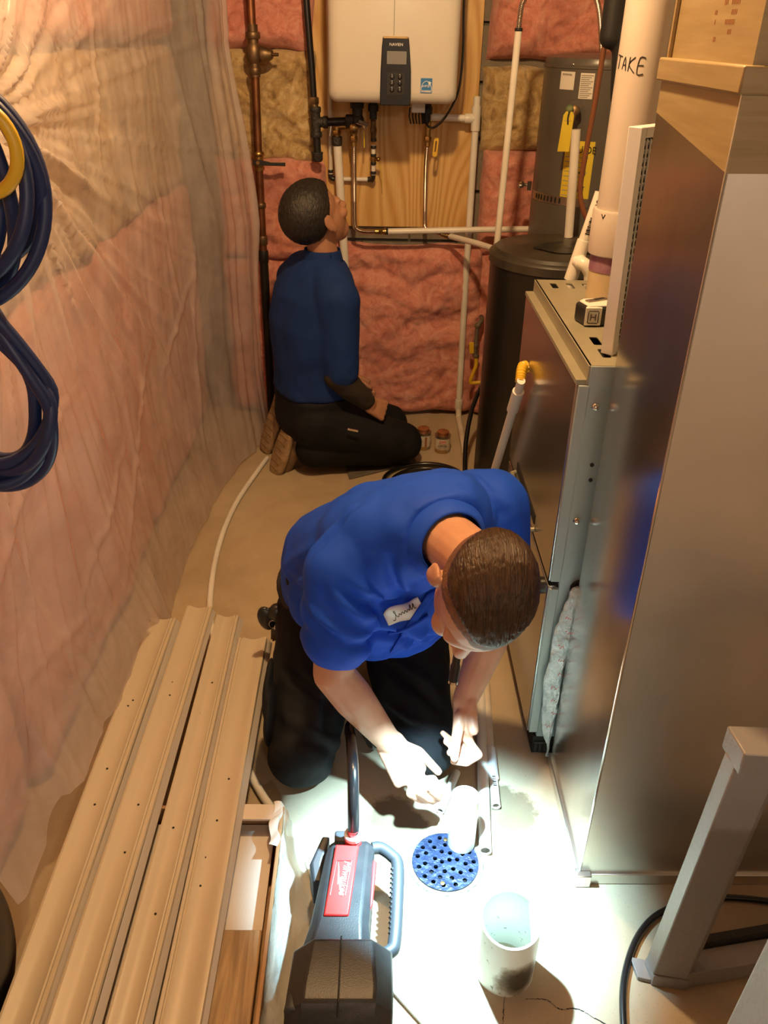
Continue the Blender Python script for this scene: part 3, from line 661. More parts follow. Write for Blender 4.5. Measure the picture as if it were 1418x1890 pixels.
# ================================================================ right side equipment
def cylpatch(c, r, a0, a1, z0, z1, t=.0006, n=10):   # sticker on a vertical cylinder, angle 0 faces -Y
    b = MB()
    P = lambda a, z, rr: (c[0]+math.sin(a)*rr, c[1]-math.cos(a)*rr, z)
    for i in range(n):
        A, B = lerp(a0, a1, i/n), lerp(a0, a1, (i+1)/n)
        b.add([P(A,z0,r+t),P(B,z0,r+t),P(B,z1,r+t),P(A,z1,r+t)], [(0,1,2,3)])
    b.add([P(a0,z0,r-t),P(a0,z0,r+t),P(a0,z1,r+t),P(a0,z1,r-t)], [(0,1,2,3)])
    return b
def cyltext(s, size, c, r, a, z, m, parent, sx=1, roll=0, name='lettering'):
    ux = V((math.cos(a), math.sin(a), 0)); uz = V((0,0,1))
    x2 = ux*math.cos(roll)+uz*math.sin(roll); y2 = -ux*math.sin(roll)+uz*math.cos(roll)
    return text(s, size, (c[0]+math.sin(a)*r, c[1]-math.cos(a)*r, z), x2, y2, m, parent, name, sx=sx)
# grey storage water heater
WC = (.812, 3.35); WR = .21
wh = thing('storage_water_heater', 'tall grey cylindrical water heater behind the black tank', 'water heater', (*WC, 0))
MB().lathe((*WC,.04), [(.19,0),(WR,.01),(WR,1.408),(WR+.003,1.410),(WR+.003,1.416),(WR,1.418),(WR,1.425),(WR-.006,1.44),(.15,1.452),(.02,1.455)], 64).build('tank', M['greytank'], wh)
MB().lathe((*WC,0), [(.19,0),(.19,.05)], 40).build('base_ring', M['blackm'], wh)
for a in (-.75, -.30, .15):
    MB().sph((WC[0]+math.sin(a)*WR, WC[1]-math.cos(a)*WR, 1.462), .004, 8).build('screw', M['chrome'], wh)
p = cylpatch(WC, WR, -.98, -.70, 1.385, 1.440).build('brand_sticker', M['whitepaper'], wh)
cyltext('PROFESSIONAL', .008, WC, WR+.0016, -.84, 1.431, M['printgrey'], p, .72)
p = cylpatch(WC, WR, -.60, -.37, 1.36, 1.438).build('notice_sticker', M['whitepaper'], wh)
for i in range(12):
    q = cylpatch(WC, WR+.0008, -.585, -.385-.03*((i*7) % 3), 1.432-i*.006-.003, 1.432-i*.006, .0003, 4); q.build('print_line', M['printgrey'], p, flat=True)
p = cylpatch(WC, WR, -.72, -.22, 1.02, 1.228).build('energy_guide', M['yellowpaper'], wh); p['label'] = 'yellow energy guide card'
cyltext('GUIDE', .034, WC, WR+.0016, -.40, 1.200, M['printblack'], p, .9)
cyltext('$243', .030, WC, WR+.0016, -.44, 1.125, M['printblack'], p, .9)
for i in range(9):
    q = cylpatch(WC, WR+.0008, -.70, -.30-.05*((i*5) % 3), 1.176-i*.016-.0025, 1.176-i*.016, .0003, 4); q.build('print_line', M['printgrey'], p, flat=True)
cylpatch(WC, WR+.0008, -.42, -.32, 1.064, 1.082, .0003, 4).build('arrow_block', M['printblack'], p, flat=True)
# T&P valve, tag and discharge pipe
tv = thing('relief_valve', 'brass relief valve with yellow hang tag on the grey water heater', 'valve', (.68,3.17,1.32))
A = -.62; o0 = V((WC[0]+math.sin(A)*WR, WC[1]-math.cos(A)*WR, 1.325)); dA = V((math.sin(A)*.5, -1, 0)).normalized()
MB().lathe(o0, [(.032,-.01),(.032,.001),(.030,.004)], 24, dA).build('flange', M['greytank'], tv)
q = MB(); q.lathe(o0, [(.014,-.02),(.014,.03),(.018,.032),(.018,.055),(.012,.06)], 16, dA); e = o0+dA*.05; q.tube([e, e+V((-.012,-.005,-.05))], .012, 12); q.build('valve_body', M['bronze'], tv)
MB().sph(e+V((-.020,-.012,.006)), .014, 12).build('cap', mat('green_patina', (.06,.14,.06), .6, c2=(.2,.22,.1), nscale=40), tv)
tg0 = e+V((-.022,-.022,.0))
MB().prism([(-.010,0),(.010,0),(.018,-.012),(.014,-.125),(-.026,-.125),(-.018,-.012)], tg0, (1,0,0), (0,.05,1), (0,.001,0)).build('hang_tag', M['yellowpaper'], tv, flat=True)
q = MB()
for i in range(13): q.box((tg0.x-.014-i*.0005, tg0.y-.0015, tg0.z-.030-i*.007), (tg0.x+.011-.004*(i % 3), tg0.y-.0007, tg0.z-.0285-i*.007))
q.build('tag_print', M['printgrey'], tv, flat=True)
MB().tube([tg0+V((0,-.003,.0)), tg0+V((-.003,-.005,-.02)), tg0+V((0,-.003,-.04))], .0025, 6).build('tag_wire', M['printblack'], tv)
o = MB().tube([(.672,3.05,1.275),(.680,3.05,1.15),(.692,3.05,.926)], .0155, 16).build('discharge_pipe', M['pvc'])
tag(o, 'short white discharge pipe in front of the yellow energy guide', 'pipe')
sp = thing('tank_strap', 'perforated steel strap with bolt around the grey water heater', 'strap', (*WC, 1.045))
cylpatch(WC, WR+.001, -1.5, .9, 1.010, 1.040, .0008, 30).build('band', M['can'], sp)
for i in range(8): cylpatch(WC, WR+.003, -1.32+i*.085, -1.29+i*.085, 1.016, 1.034, .0003, 1).build('slot', M['darkslot'], sp, flat=True)
q = MB(); bo = V((WC[0]-.235, WC[1]-.02, 1.055)); q.tube([bo, bo+V((-.03,-.01,.006))], .006, 10); q.lathe(bo+V((-.02,-.008,.003)), [(.012,0),(.012,.009)], 6, (-1,-.3,.1)); q.sph(bo+V((-.030,-.012,.0)), .010, 10); q.obox(bo+V((.004,-.005,.0)), (.008,0,0), (0,.008,0), (0,0,.016)); q.build('bolt', M['chrome'], sp)
# black round tank
TC = (.640, 2.92); TR = .242
bt = thing('black_round_tank', 'tall black plastic cylinder tank with a dusty lid beside the furnace', 'tank', (*TC, 0))
MB().lathe((*TC,0), [(TR-.02,0),(TR-.008,.01),(TR-.006,.80),(TR-.006,.875)], 64).build('tank_body', M['softblack'], bt)
MB().lathe((*TC,.868), [(TR-.004,0),(TR,.004),(TR,.030),(TR-.004,.036),(TR-.010,.040),(TR-.014,.040),(TR-.022,.050),(.16,.056),(.01,.058)], 64).build('lid', M['lidblack'], bt, angle=25)
q = MB()
def wetfn(u, v):
    a = 2*math.pi*u; r = .11*v*(1+.25*noise.noise(V((math.cos(a)*1.5, math.sin(a)*1.5, 2))))
    return (TC[0]+.035+math.cos(a)*r*1.2, TC[1]-.05+math.sin(a)*r*.75, .928+.004*(1-v)+.003*noise.noise(V((math.cos(a)*r*30, math.sin(a)*r*30, 1))))
q.grid(wetfn, 40, 8); o = q.build('black_rag', M['black']); tag(o, 'small limp black rag lying on the lid of the black tank', 'rag')
# white riser with flexible top
wr = thing('riser_pipe', 'thin white upright pipe with steel flex top left of the grey water heater', 'pipe', (.447,3.1,.86))
MB().tube([(.458,3.1,1.555),(.452,3.1,1.2),(.446,3.1,.86)], .0115, 14).build('pipe', M['pvc'], wr)
q = MB(); fitting(q, (.458,3.1,1.560), (0,0,1), .013, .010); q.build('crimp_ring', M['blackm'], wr)
q = MB(); q.tube(*corrug([(.458,3.1,1.565),(.459,3.1,1.60),(.464,3.1,1.635),(.49,3.1,1.665),(.56,3.1,1.68),(.70,3.15,1.66),(.76,3.2,1.50)], .0085), n=10); q.build('flexible_hose', M['steelflex'], wr)
# black insulated line and brown tube
o = organic(MB().limb([(.640,2.62,2.2),(.640,2.62,1.545)], [.030,.030]).limb([(.675,2.62,1.56),(.69,2.62,1.40)], [.030,.028]), 'insulated_line', M['blackm'], None, .006, 4)
tag(o, 'black foam insulated line hanging beside the wide white vent pipe', 'pipe')
o = MB().tube(smooth_path([(.655,2.7,1.75),(.646,2.7,1.53),(.641,2.7,1.39),(.632,2.7,1.23),(.630,2.7,1.14),(.646,2.69,1.08),(.675,2.68,1.03),(.70,2.67,.96)], 8), .008, 10).build('brown_tube', M['brownflex'])
tag(o, 'thin brown tube curving down in front of the grey water heater', 'tube')

# furnace
FX0, FX1, FY0, FY1, FZ = .402, .98, 1.495, 2.12, 1.01
fu = thing('furnace', 'grey gas furnace cabinet with slotted top standing beside the duct', 'furnace', (FX0+.28, 1.81, 0))
MB().box((FX0+.012,FY0,.055), (FX1,FY1,FZ-.030)).build('cabinet', M['furn'], fu, bevel=.003)
holes = []
for i in range(6): holes.append(rrect(.030+i*.040,.545,.046+i*.040,.592,.003,2))
for j in range(2):
    for i in range(7): holes.append(rrect(.035+i*.045,.045+j*.075,.053+i*.045,.095+j*.075,.004,2))
plate(rect(0,0,FX1-FX0-.008,FY1-FY0), holes, (FX0+.008,FY0,FZ), (1,0,0), (0,1,0), .002, 'top_panel', M['furntop'], fu)
MB().box((FX0+.0135,FY0+.002,FZ-.0295), (FX1-.002,FY1-.002,FZ-.024)).build('dark_interior', M['darkslot'], fu)
MB().box((FX0+.006,FY0-.001,FZ-.038), (FX0+.0125,FY1,FZ+.001)).build('top_lip', M['furntop'], fu, bevel=.001)
MB().prism([(.010,-.044),(FX1-FX0-.01,-.044),(FX1-FX0-.01,0),(.010,0)], (FX0,FY0-.0025,FZ), (1,0,0), (0,0,1), (0,.003,0)).build('top_flange', M['furn'], fu, bevel=.001)
def door(z0, z1, name):
    d = MB().box((FX0-.012,FY0+.004,z0), (FX0+.010,FY1-.004,z1)).build(name, M['furndoor'], fu, bevel=.003)
    MB().box((FX0-.008,FY0-.004,z0+.004), (FX0+.012,FY0+.006,z1-.004)).build('edge_strip', M['furn'], d, bevel=.001)
    return d
ud = door(.515, .975, 'upper_door'); ld = door(.070, .503, 'lower_door')
MB().box((FX0-.014,FY0+.002,.972), (FX0+.008,FY1-.002,.982)).build('door_lip', M['furntop'], ud, bevel=.001)
q = MB()
q.tube(smooth_path([(FX0-.012,1.690,.532),(FX0-.022,1.694,.530),(FX0-.024,1.72,.530),(FX0-.024,1.96,.530),(FX0-.022,1.984,.530),(FX0-.012,1.988,.532)], 5), .0055, 8); q.build('handle', M['furntop'], ud)
MB().box((FX0-.0135,1.70,.540), (FX0-.0115,1.98,.565)).build('grip_recess', M['darkslot'], ud)
for (y, z, pd) in ((2.02,.432,ld), (1.575,.452,ld)):
    kb = MB().lathe((FX0-.010,y,z), [(.020,0),(.020,.018),(.016,.022)], 18, (-1,0,0)).build('latch_knob', M['black'], pd)
    MB().tube([(FX0-.036,y-.008,z-.012),(FX0-.037,y-.008,z+.012)], .0045, 8).build('latch_pin', M['chrome'], kb)
# side details
for (x, z) in ((.420,.928), (.418,.672), (.424,.42), (.428,.166), (.80,.93), (.80,.45)):
    s = MB().lathe((x+.012,FY0-.001,z), [(.008,0),(.0075,.002),(.0055,.004)], 14, (0,-1,0)).build('side_screw', M['chrome'], fu)
    MB().lathe((x+.012,FY0-.005,z), [(.0045,0),(.0045,.004),(.002,.005)], 6, (0,-1,0)).build('hex_head', M['chrome'], s)
for (x, z) in ((.444,.802), (.446,.768)):
    MB().lathe((x,FY0-.0002,z), [(.0042,0),(.0042,.0012)], 12, (0,-1,0)).build('side_hole', M['darkslot'], fu)
MB().lathe((.462,FY0-.001,.500), [(.024,0),(.024,.003),(.018,.0035),(.018,.001)], 28, (0,-1,0)).build('grommet', M['castiron'], fu)
MB().lathe((.462,FY0-.0005,.500), [(.0175,0),(.0175,.0025)], 28, (0,-1,0)).build('knockout_hole', M['darkslot'], fu)
MB().box((FX0+.006,FY0+.002,0), (FX1,FY1,.056)).build('base_rail', M['darkslot'], fu)
q = MB()
for i in range(16): q.box((FX0+.01+i*.012,FY0-.004,.010), (FX0+.016+i*.012,FY0+.004,.034))
q.box((FX0+.008,FY0-.003,.034), (FX1,FY0+.004,.040)); q.build('base_teeth', M['castiron'], fu)
# yellow corrugated elbow plugged into the door
q = MB(); q.tube(*corrug([(FX0-.012,1.985,.822),(FX0-.024,1.982,.832),(FX0-.032,1.962,.826),(FX0-.036,1.940,.806)], .0125, .007), n=14)
o = q.build('yellow_elbow', M['yellow']); tag(o, 'yellow ribbed elbow at the edge of the furnace door', 'fitting')
lp = thing('leaning_pipe', 'white plastic pipe leaning diagonally beside the furnace door', 'pipe', (.362,2.40,0))
MB().tube([(FX0-.036,1.930,.812),(.366,1.93+.033,.763)], .0105, 14).build('upper_piece', M['pvc'], lp)
MB().tube([(.3665,1.955,.775),(.3645,1.998,.706)], .0150, 16).build('coupling', M['pvc'], lp)
MB().tube([(.365,1.99,.715),(.355,2.452,.010)], .0115, 14).build('lower_piece', M['pvc'], lp)

# intake pipe
ip = thing('intake_pipe', 'wide white vent pipe with handwritten lettering rising from the furnace top', 'pipe', (.541,1.93,FZ))
MB().lathe((.541,1.93,FZ), [(.046,0),(.046,.14)], 40).build('lower_pipe', M['tanpvc'], ip)
MB().lathe((.541,1.93,FZ+.075), [(.0472,0),(.0472,.05)], 40).build('primer_band', M['primer'], ip)
MB().lathe((.541,1.93,FZ+.110), [(.050,0),(.054,.003),(.055,.012),(.055,.094),(.053,.098),(.047,.098)], 40).build('coupling', M['intake'], ip)
up = MB().lathe((.541,1.93,FZ+.19), [(.0475,0),(.0475,1.2)], 40).build('upper_pipe', M['intake'], ip)
q = MB()
def stroke(pts, c=(.541,1.93), r=.0478):
    q.tube([(c[0]+math.sin(a)*r, c[1]-math.cos(a)*r, z) for a, z in smooth_path([(a,z,0) for a,z in pts], 3) for _ in (0,)] if False else
           [(c[0]+math.sin(p.x)*r, c[1]-math.cos(p.x)*r, p.y) for p in smooth_path([(a,z,0) for a,z in pts], 3)], .0011, 5)
zb, zt = 1.487, 1.513
stroke([(-1.50,zt+.003),(-1.15,zt)]); stroke([(-1.32,zt+.002),(-1.36,zb+.004)])
stroke([(-1.10,zb+.004),(-.98,zt),(-.90,zb+.002)]); stroke([(-1.05,zb+.012),(-.93,zb+.011)])
stroke([(-.74,zt),(-.78,zb+.001)]); stroke([(-.52,zt),(-.76,zb+.013),(-.50,zb-.002)])
stroke([(-.10,zt-.001),(-.33,zt-.001),(-.38,zb-.003),(-.12,zb-.003)]); stroke([(-.36,zb+.012),(-.15,zb+.012)])
stroke([(-1.80,zt),(-1.85,zb)]); stroke([(-2.2,zb),(-2.2,zt),(-2.05,zb),(-2.05,zt)]); stroke([(-2.4,zb),(-2.4,zt)])
lt = q.build('handwriting', M['printblack'], up); lt['label'] = 'black marker handwriting reading INTAKE'
q = MB(); c0 = (.541,1.93)
def vm(a): 
    for s in (-1,1): q.tube([(c0[0]+math.sin(a)*.0553, c0[1]-math.cos(a)*.0553, 1.203),(c0[0]+math.sin(a+s*.08)*.0553, c0[1]-math.cos(a+s*.08)*.0553, 1.212)], .001, 5)
vm(-.85); vm(-.1); q.build('tick_marks', M['printblack'], ip)
# condensate tee behind the furnace
ct = thing('condensate_tee', 'white pipe tee with barcode sticker behind the furnace top', 'pipe', (.52,2.165,.9))
MB().tube([(.505,2.165,.90),(.5155,2.165,1.02)], .0115, 14).build('lower_pipe', M['pvc'], ct)
MB().tube([(.510,2.165,1.000),(.5315,2.165,1.100)], .0170, 18).build('tee_body', M['pvc'], ct)
up2 = MB().tube([(.530,2.165,1.095),(.556,2.165,1.215)], .0135, 18).build('labelled_pipe', M['pvc'], ct)
ax = V((.026,0,.12)).normalized(); sd = V((ax.z,0,-ax.x))
text('0110', .016, V((.549,2.1510,1.183)), ax, -sd, M['printblack'], up2)
q = MB()
for i, w in enumerate((2,1,3,1,2,1,1,3,1,2)):
    c1 = V((.536,2.1510,1.118))+ax*(i*.0042); q.obox(c1, ax*.0006*w, sd*.008, V((0,.0003,0)))
q.build('barcode', M['printblack'], up2, flat=True)
q = MB(); q.tube(smooth_path([(.519,2.160,1.050),(.530,2.142,1.048),(.541,2.137,1.040),(.552,2.137,1.020),(.556,2.137,.985)], 6), .0165, 16); fitting(q, (.527,2.15,1.048), (.8,-.8,0), .019, .012); q.build('elbow', M['pvc'], ct)
# tape measure
tm = thing('tape_measure', 'white and black tape measure lying on the furnace top', 'tape measure', (.475,1.765,FZ+.002))
TL = [(-.036,-.030),(.012,-.036),(.036,-.026),(.040,.012),(.030,.034),(-.020,.036),(-.038,.022)]
R2 = Matrix.Rotation(math.radians(14), 3, 'Z'); T0 = V((.479,1.768,FZ+.0015))
P2 = lambda x, y, z: T0+R2 @ V((x, y, z))
def tprism(prof, z0, z1): b = MB(); n = len(prof); b.add([P2(x,y,z0) for x,y in prof]+[P2(x,y,z1) for x,y in prof], [tuple(range(n-1,-1,-1)), tuple(range(n,2*n))]+[(i,(i+1)%n,n+(i+1)%n,n+i) for i in range(n)]); return b
tprism(TL, 0, .040).build('case', M['black'], tm, bevel=.006, seg=3)
tprism([(x*.80-.001, y*.80) for x, y in TL], .0395, .0440).build('face_plate', M['whitepaper'], tm, bevel=.002)
tprism([(-.0388,-.029),(-.004,-.0362),(-.002,-.030),(-.032,-.018)], .003, .041).build('white_side', M['whitepaper'], tm, bevel=.001)
q = MB(); q.obox(P2(.004,.008,.0455), R2 @ V((.026,.006,0)), R2 @ V((-.002,.006,0)), V((0,0,.002))); q.build('belt_clip', M['can'], tm, bevel=.001)
q = MB(); q.obox(P2(.010,.010,.0477), R2 @ V((.013,.003,0)), R2 @ V((-.001,.0035,0)), V((0,0,.0004))); q.build('clip_print', M['printblack'], tm)
ux = R2 @ V((.043,-.0108,0)).normalized(); nn = ux.cross(V((0,0,1)))
lo = P2(-.0215,-.0327,.021)
lo = lo+nn*.0012
q = MB(); 
for a, b2 in (((-.010,-.013),(.010,-.013)), ((-.010,.013),(.010,.013)), ((-.011,-.012),(-.011,.012)), ((.011,-.012),(.011,.012)), ((-.005,-.007),(-.005,.007)), ((.005,-.007),(.005,.007)), ((-.005,0),(.005,0))):
    q.tube([lo+ux*a[0]+V((0,0,a[1])), lo+ux*b2[0]+V((0,0,b2[1]))], .0009, 5)
q.build('emblem', M['printblack'], tm)
# white register leaning on the furnace top
rg = thing('wall_register', 'white louvered register standing on edge on the furnace top', 'register', (.50,1.66,FZ+.002))
D = V((.70,.714,0)); Nn = V((.714,-.70,0)); R0 = V((.446,1.565,FZ+.0015)); Zt = V((-.035,-.02,1)).normalized(); HT = .405; WD = .22
def rbox(u0, u1, n0, n1, z0, z1): b = MB(); b.obox(R0+D*((u0+u1)/2)+Nn*((n0+n1)/2)+Zt*((z0+z1)/2), D*((u1-u0)/2), Nn*((n1-n0)/2), Zt*((z1-z0)/2)); return b
b = rbox(0,.018,0,.026,0,HT); b.obox(R0+D*(WD-.009)+Nn*.013+Zt*(HT/2), D*.009, Nn*.013, Zt*(HT/2)); b.obox(R0+D*(WD/2)+Nn*.013+Zt*(HT-.009), D*(WD/2-.018), Nn*.013, Zt*.009); b.obox(R0+D*(WD/2)+Nn*.013+Zt*.012, D*(WD/2-.018), Nn*.013, Zt*.009)
b.build('frame', M['registerwhite'], rg, bevel=.0015)
rbox(.018,WD-.018,.002,.005,.02,HT-.018).build('back_mesh', M['darkslot'], rg)
for i in range(26):
    z = .032+i*.0138; b = MB(); b.obox(R0+D*(WD/2)+Nn*.015+Zt*z, D*(WD/2-.02), Nn*.006+Zt*.004, Zt*.0010-Nn*.0006); b.build('louver', M['registerwhite'], rg, flat=True)
for i in range(4): rbox(.030+i*.012,.0325+i*.012,.021,.0235,.03,HT-.02).build('bar', M['registerwhite'], rg, flat=True)

# big duct
DX, DY0, DY1 = .449, 1.135, 1.466
du = thing('return_duct', 'tall galvanised sheet metal duct on the right', 'duct', (.75,1.30,0))
q = MB(); q.add([(DX,DY1,.03),(DX,DY0,.03),(DX,DY0,1.50),(DX,DY1,1.50)], [(0,1,2,3)]); 
MB().box((DX,DY0+.0015,.03), (DX+.003,DY1,1.50)).build('side_panel', M['galvside'], du)
MB().box((DX,DY0-.0015,.03), (1.15,DY0+.0015,1.50)).build('front_panel', M['galv'], du)
MB().box((DX+.003,DY1-.003,.03), (1.15,DY1,1.50)).build('rear_panel', M['galv'], du)
MB().tube([(DX,DY0,.03),(DX,DY0,1.49)], .0025, 8).build('corner_seam', M['chrome'], du)
MB().box((DX-.006,DY0-.008,0), (1.15,DY1+.002,.030)).build('base_frame', M['galv'], du, bevel=.002)
MB().box((DX-.010,DY0-.016,.0), (DX+.022,DY0+.006,.034)).build('corner_clip', M['galv'], du, bevel=.002)
fg = MB().box((DX-.009,DY0-.009,1.490), (1.15,DY1+.006,1.522)).build('flange', M['tape'], du, bevel=.003)
MB().box((DX+.006,DY0+.004,1.522), (1.15,DY1,2.4)).build('upper_section', M['tape'], du)
MB().tube([(DX+.004,DY1-.004,1.52),(DX+.004,DY1-.004,2.3)], .005, 8).build('upper_bead', M['tape'], du)
q = MB(); q.add([(DX-.0012,DY1,1.445),(DX-.0012,DY0-.003,1.40),(DX-.0012,DY0-.003,1.49),(DX-.0012,DY1,1.49)], [(0,1,2,3)]); q.add([(DX-.0012,DY0-.003,1.40),(1.15,DY0-.003,1.41),(1.15,DY0-.003,1.49),(DX-.0012,DY0-.003,1.49)], [(0,1,2,3)]); q.build('seam_tape', M['tape'], du, flat=True)
pr = MB()
for (y, z, w) in ((1.235,1.590,.030),(1.27,1.590,.018),(1.235,1.579,.020),(1.245,1.568,.036),(1.24,1.557,.015),(1.30,1.579,.010),(1.30,1.568,.008),(1.29,1.548,.012)):
    for i in range(int(w/.005)): pr.box((DX+.0055,y-w/2+i*.005,z-.0028), (DX+.0062,y-w/2+i*.005+.0016+.001*(i % 2),z+.0028))
pr.build('stamped_print', M['printbrown'], du, flat=True)['kind'] = 'stuff'

# crumpled plastic bag between furnace and duct
def bagf():
    b = MB()
    path = smooth_path([(.456,1.482,.512),(.446,1.478,.47),(.438,1.476,.40),(.432,1.474,.32),(.428,1.474,.22),(.434,1.474,.12),(.440,1.474,.04),(.442,1.474,.012)], 16)
    L = len(path); rings = []
    for i, p in enumerate(path):
        t = i/(L-1); w = .005+.017*math.sin(math.pi*min(1, t*1.15+.05))**.6*(1 if t < .8 else 1-(t-.8)*3.0)
        rings.append((p, V((w,0,0)), V((0,min(w*.4,.007),0))))
    b.loft(rings, 24)
    b.v = [p+V((noise.noise(V((p.x*60, p.y*60, p.z*16)))*.007+noise.noise(p*40)*.003, -abs(noise.noise(V((p.x*170, p.y*90, p.z*20+3))))*.007+.001, noise.noise(p*30)*.004)) for p in b.v]
    return b
o = bagf().build('plastic_bag', M['foil'], angle=25); tag(o, 'crumpled clear plastic bag with red print hanging between furnace and duct', 'bag')
q = MB()
for i in range(9):
    z = .44-.04*i; x = .437+.006*math.sin(i*2.1)-.004*(i/9)
    for k in range(3): q.tube([(x-.006+k*.005,1.464,z+.004*math.sin(k*3+i)),(x-.003+k*.005,1.464,z+.006-.004*k)], .0008, 5)
q.build('red_print', M['printred'], o)

# bracket stand at the lower right
bs = thing('steel_stand', 'grey painted steel stand with welded foot at the lower right', 'stand', (.56,.93,0))
lean = V((.026,-.004,.55))
MB().prism([(.535,.945),(.540,.915),(.600,.905),(.616,.918),(.616,.945)], (0,0,.03), (1,0,0), (0,1,0), lean).build('post', M['brack'], bs, bevel=.002)
MB().prism([(.513,.962),(.517,.922),(.545,.915),(.545,.955)], (0,0,0), (1,0,0), (0,1,0), (0,0,.010)).build('foot_plate', M['brack'], bs, bevel=.001)
MB().prism([(.536,.948),(.541,.912),(.604,.902),(.618,.92),(.618,.948)], (0,0,0), (1,0,0), (0,1,0), (0,0,.030)).build('weld_collar', M['brack'], bs, bevel=.001)
MB().prism([(.562,.958),(.566,.898),(1.10,.855),(1.10,.935)], (0,0,.575), (1,0,0), (0,1,0), (0,0,.045)).build('top_rail', M['brack'], bs, bevel=.003)
MB().prism([(.600,.948),(.600,.905),(1.10,.99),(1.10,1.035)], (0,0,.002), (1,0,0), (0,1,0), (0,0,.045)).build('lower_rail', M['brack'], bs, bevel=.003)
MB().prism([(.61,.965),(.61,.950),(1.10,1.037),(1.10,1.052)], (0,0,.020), (1,0,0), (0,1,0), (0,0,.045)).build('rail_lip', M['castiron'], bs)
MB().box((1.05,.86,0), (1.10,.93,.575)).build('far_post', M['brack'], bs)
o = MB().prism([(.505,.665),(.512,.600),(.80,.58),(.80,.66)], (0,0,0), (1,0,0), (0,1,0), (.035,.01,.60)).build('upright_panel', M['brack'], bevel=.003)  # unidentified grey upright edge, built as a plain leaning panel
tag(o, 'grey painted upright panel of unclear use at the bottom right corner', 'cabinet')
o = MB().tube(smooth_path([(.45,.70,.007),(.468,.836,.007),(.495,.930,.007),(.548,1.015,.007),(.62,1.066,.007),(.74,1.092,.007),(.90,1.075,.007),(1.10,1.05,.007)], 10), .0065, 10).build('floor_cable', M['hose'])
tag(o, 'dark cable curving over the floor around the steel stand', 'cable')
# ================================================================ things on the floor
# floor drain
dr = thing('floor_drain', 'round blue-black perforated drain grate set in the floor', 'drain', (.171,1.178,0))
hl = []
rr = random.Random(5)
for (r, n, ph) in ((.009,2,.3), (.025,7,.1), (.043,11,.4), (.0595,15,.0)):
    for i in range(n):
        a = 2*math.pi*i/n+ph; hl.append(circ(r*math.cos(a)+rr.uniform(-.002,.002), r*math.sin(a)+rr.uniform(-.002,.002), .0050, 12))
plate(circ(0,0,.0715,64), hl, (.171,1.178,.001), (1,0,0), (0,1,0), .006, 'grate', M['grate'], dr)
MB().lathe((.171,1.178,0), [(.0735,-.02),(.0735,.003),(.076,.0045),(.081,.0035),(.083,.0005)], 64, close=False).build('collar', M['grout'], dr)
MB().lathe((.171,1.178,-.10), [(.001,0),(.0725,0),(.0725,.09)], 40, close=False).build('sump', M['pit'], dr)
for a in (-1.75, 1.5):
    MB().lathe((.171+.055*math.cos(a),1.178+.055*math.sin(a),.004), [(.005,0),(.0045,.0015),(.002,.002)], 12).build('screw', M['brass'], dr)
# upright pipe piece over the drain
o = MB().lathe((.209,1.226,.0045), [(.0300,0),(.0300,.145),(.0265,.145),(.0265,.0)], 32).build('pipe_piece', M['pvc']); tag(o, 'short white pipe piece standing upright on the drain grate', 'pipe')
# wide cut-off pipe
st = MB(); n = 48; vs = []; c = V((.266,.945,0))
def sv(j, r, top):
    a = 2*math.pi*j/n; x, y = math.cos(a)*r, math.sin(a)*r
    return c+V((x, y, (.150+.12*y+.01*x) if top else 0))
vs = [sv(j,.0560,0) for j in range(n)]+[sv(j,.0560,1) for j in range(n)]+[sv(j,.0515,1) for j in range(n)]+[sv(j,.0515,0) for j in range(n)]
fs = [(k*n+j, k*n+(j+1) % n, (k+1)*n+(j+1) % n, (k+1)*n+j) for k in range(3) for j in range(n)]+[(3*n+j, 3*n+(j+1) % n, (j+1) % n, j) for j in range(n)]
o = st.add(vs, fs).build('pipe_offcut', M['stub'], angle=40); tag(o, 'wide white pipe offcut with a dark stain standing in front of the drain', 'pipe')
# loose pipes on the floor
def hollow(p0, p1, r, ri):
    p0, p1 = V(p0), V(p1); d = p1-p0; L = d.length
    return MB().lathe(p0, [(ri,.004),(ri,0),(r,0),(r,L),(ri,L),(ri,L-.02)], 20, d, close=False)
o = hollow((.2585,1.196,.0145), (.330,2.02,.0145), .0135, .0105).build('loose_pipe', M['pvc']); tag(o, 'long white pipe on the floor ending beside the drain grate', 'pipe', 'loose pipes on the floor')
lp2 = thing('loose_pipe', 'white pipe with a barcode coupling lying next to the furnace base', 'pipe', (.297,1.318,0), 'loose pipes on the floor')
hollow((.297,1.318,.0135), (.3015,1.42,.0135), .0105, .008).build('pipe', M['pvc'], lp2)
MB().tube([(.3005,1.40,.0140),(.304,1.492,.0140)], .0135, 18).build('coupling', M['registerwhite'], lp2)
MB().tube([(.303,1.48,.0110),(.345,2.03,.0110)], .0105, 16).build('long_pipe', M['pvc_dirty'], lp2)
q = MB()
for i, w in enumerate((2,1,2,1,1,2,1,2)): q.box((.2965,1.368+i*.0055,.0240), (.3045,1.368+i*.0055+.0015*w,.0245))
q.build('barcode', M['printblack'], lp2, flat=True)
o = hollow((.168,1.305,.0115), (.215,1.42,.0115), .0095, .0065).build('loose_pipe', M['pvc']); tag(o, 'short thin white pipe lying behind the hands at the drain', 'pipe', 'loose pipes on the floor')
lp4 = MB().tube([(.285,1.46,.0115),(.305,2.0,.0115)], .0110, 14).build('loose_pipe', M['tanpvc']); tag(lp4, 'tan pipe with orange print lying left of the long white pipe', 'pipe', 'loose pipes on the floor')
text('ASTM D2846  100 PSI', .012, (.297,1.78,.0229), (.037,1,0), (-1,.037,0), M['printbrown'], lp4)
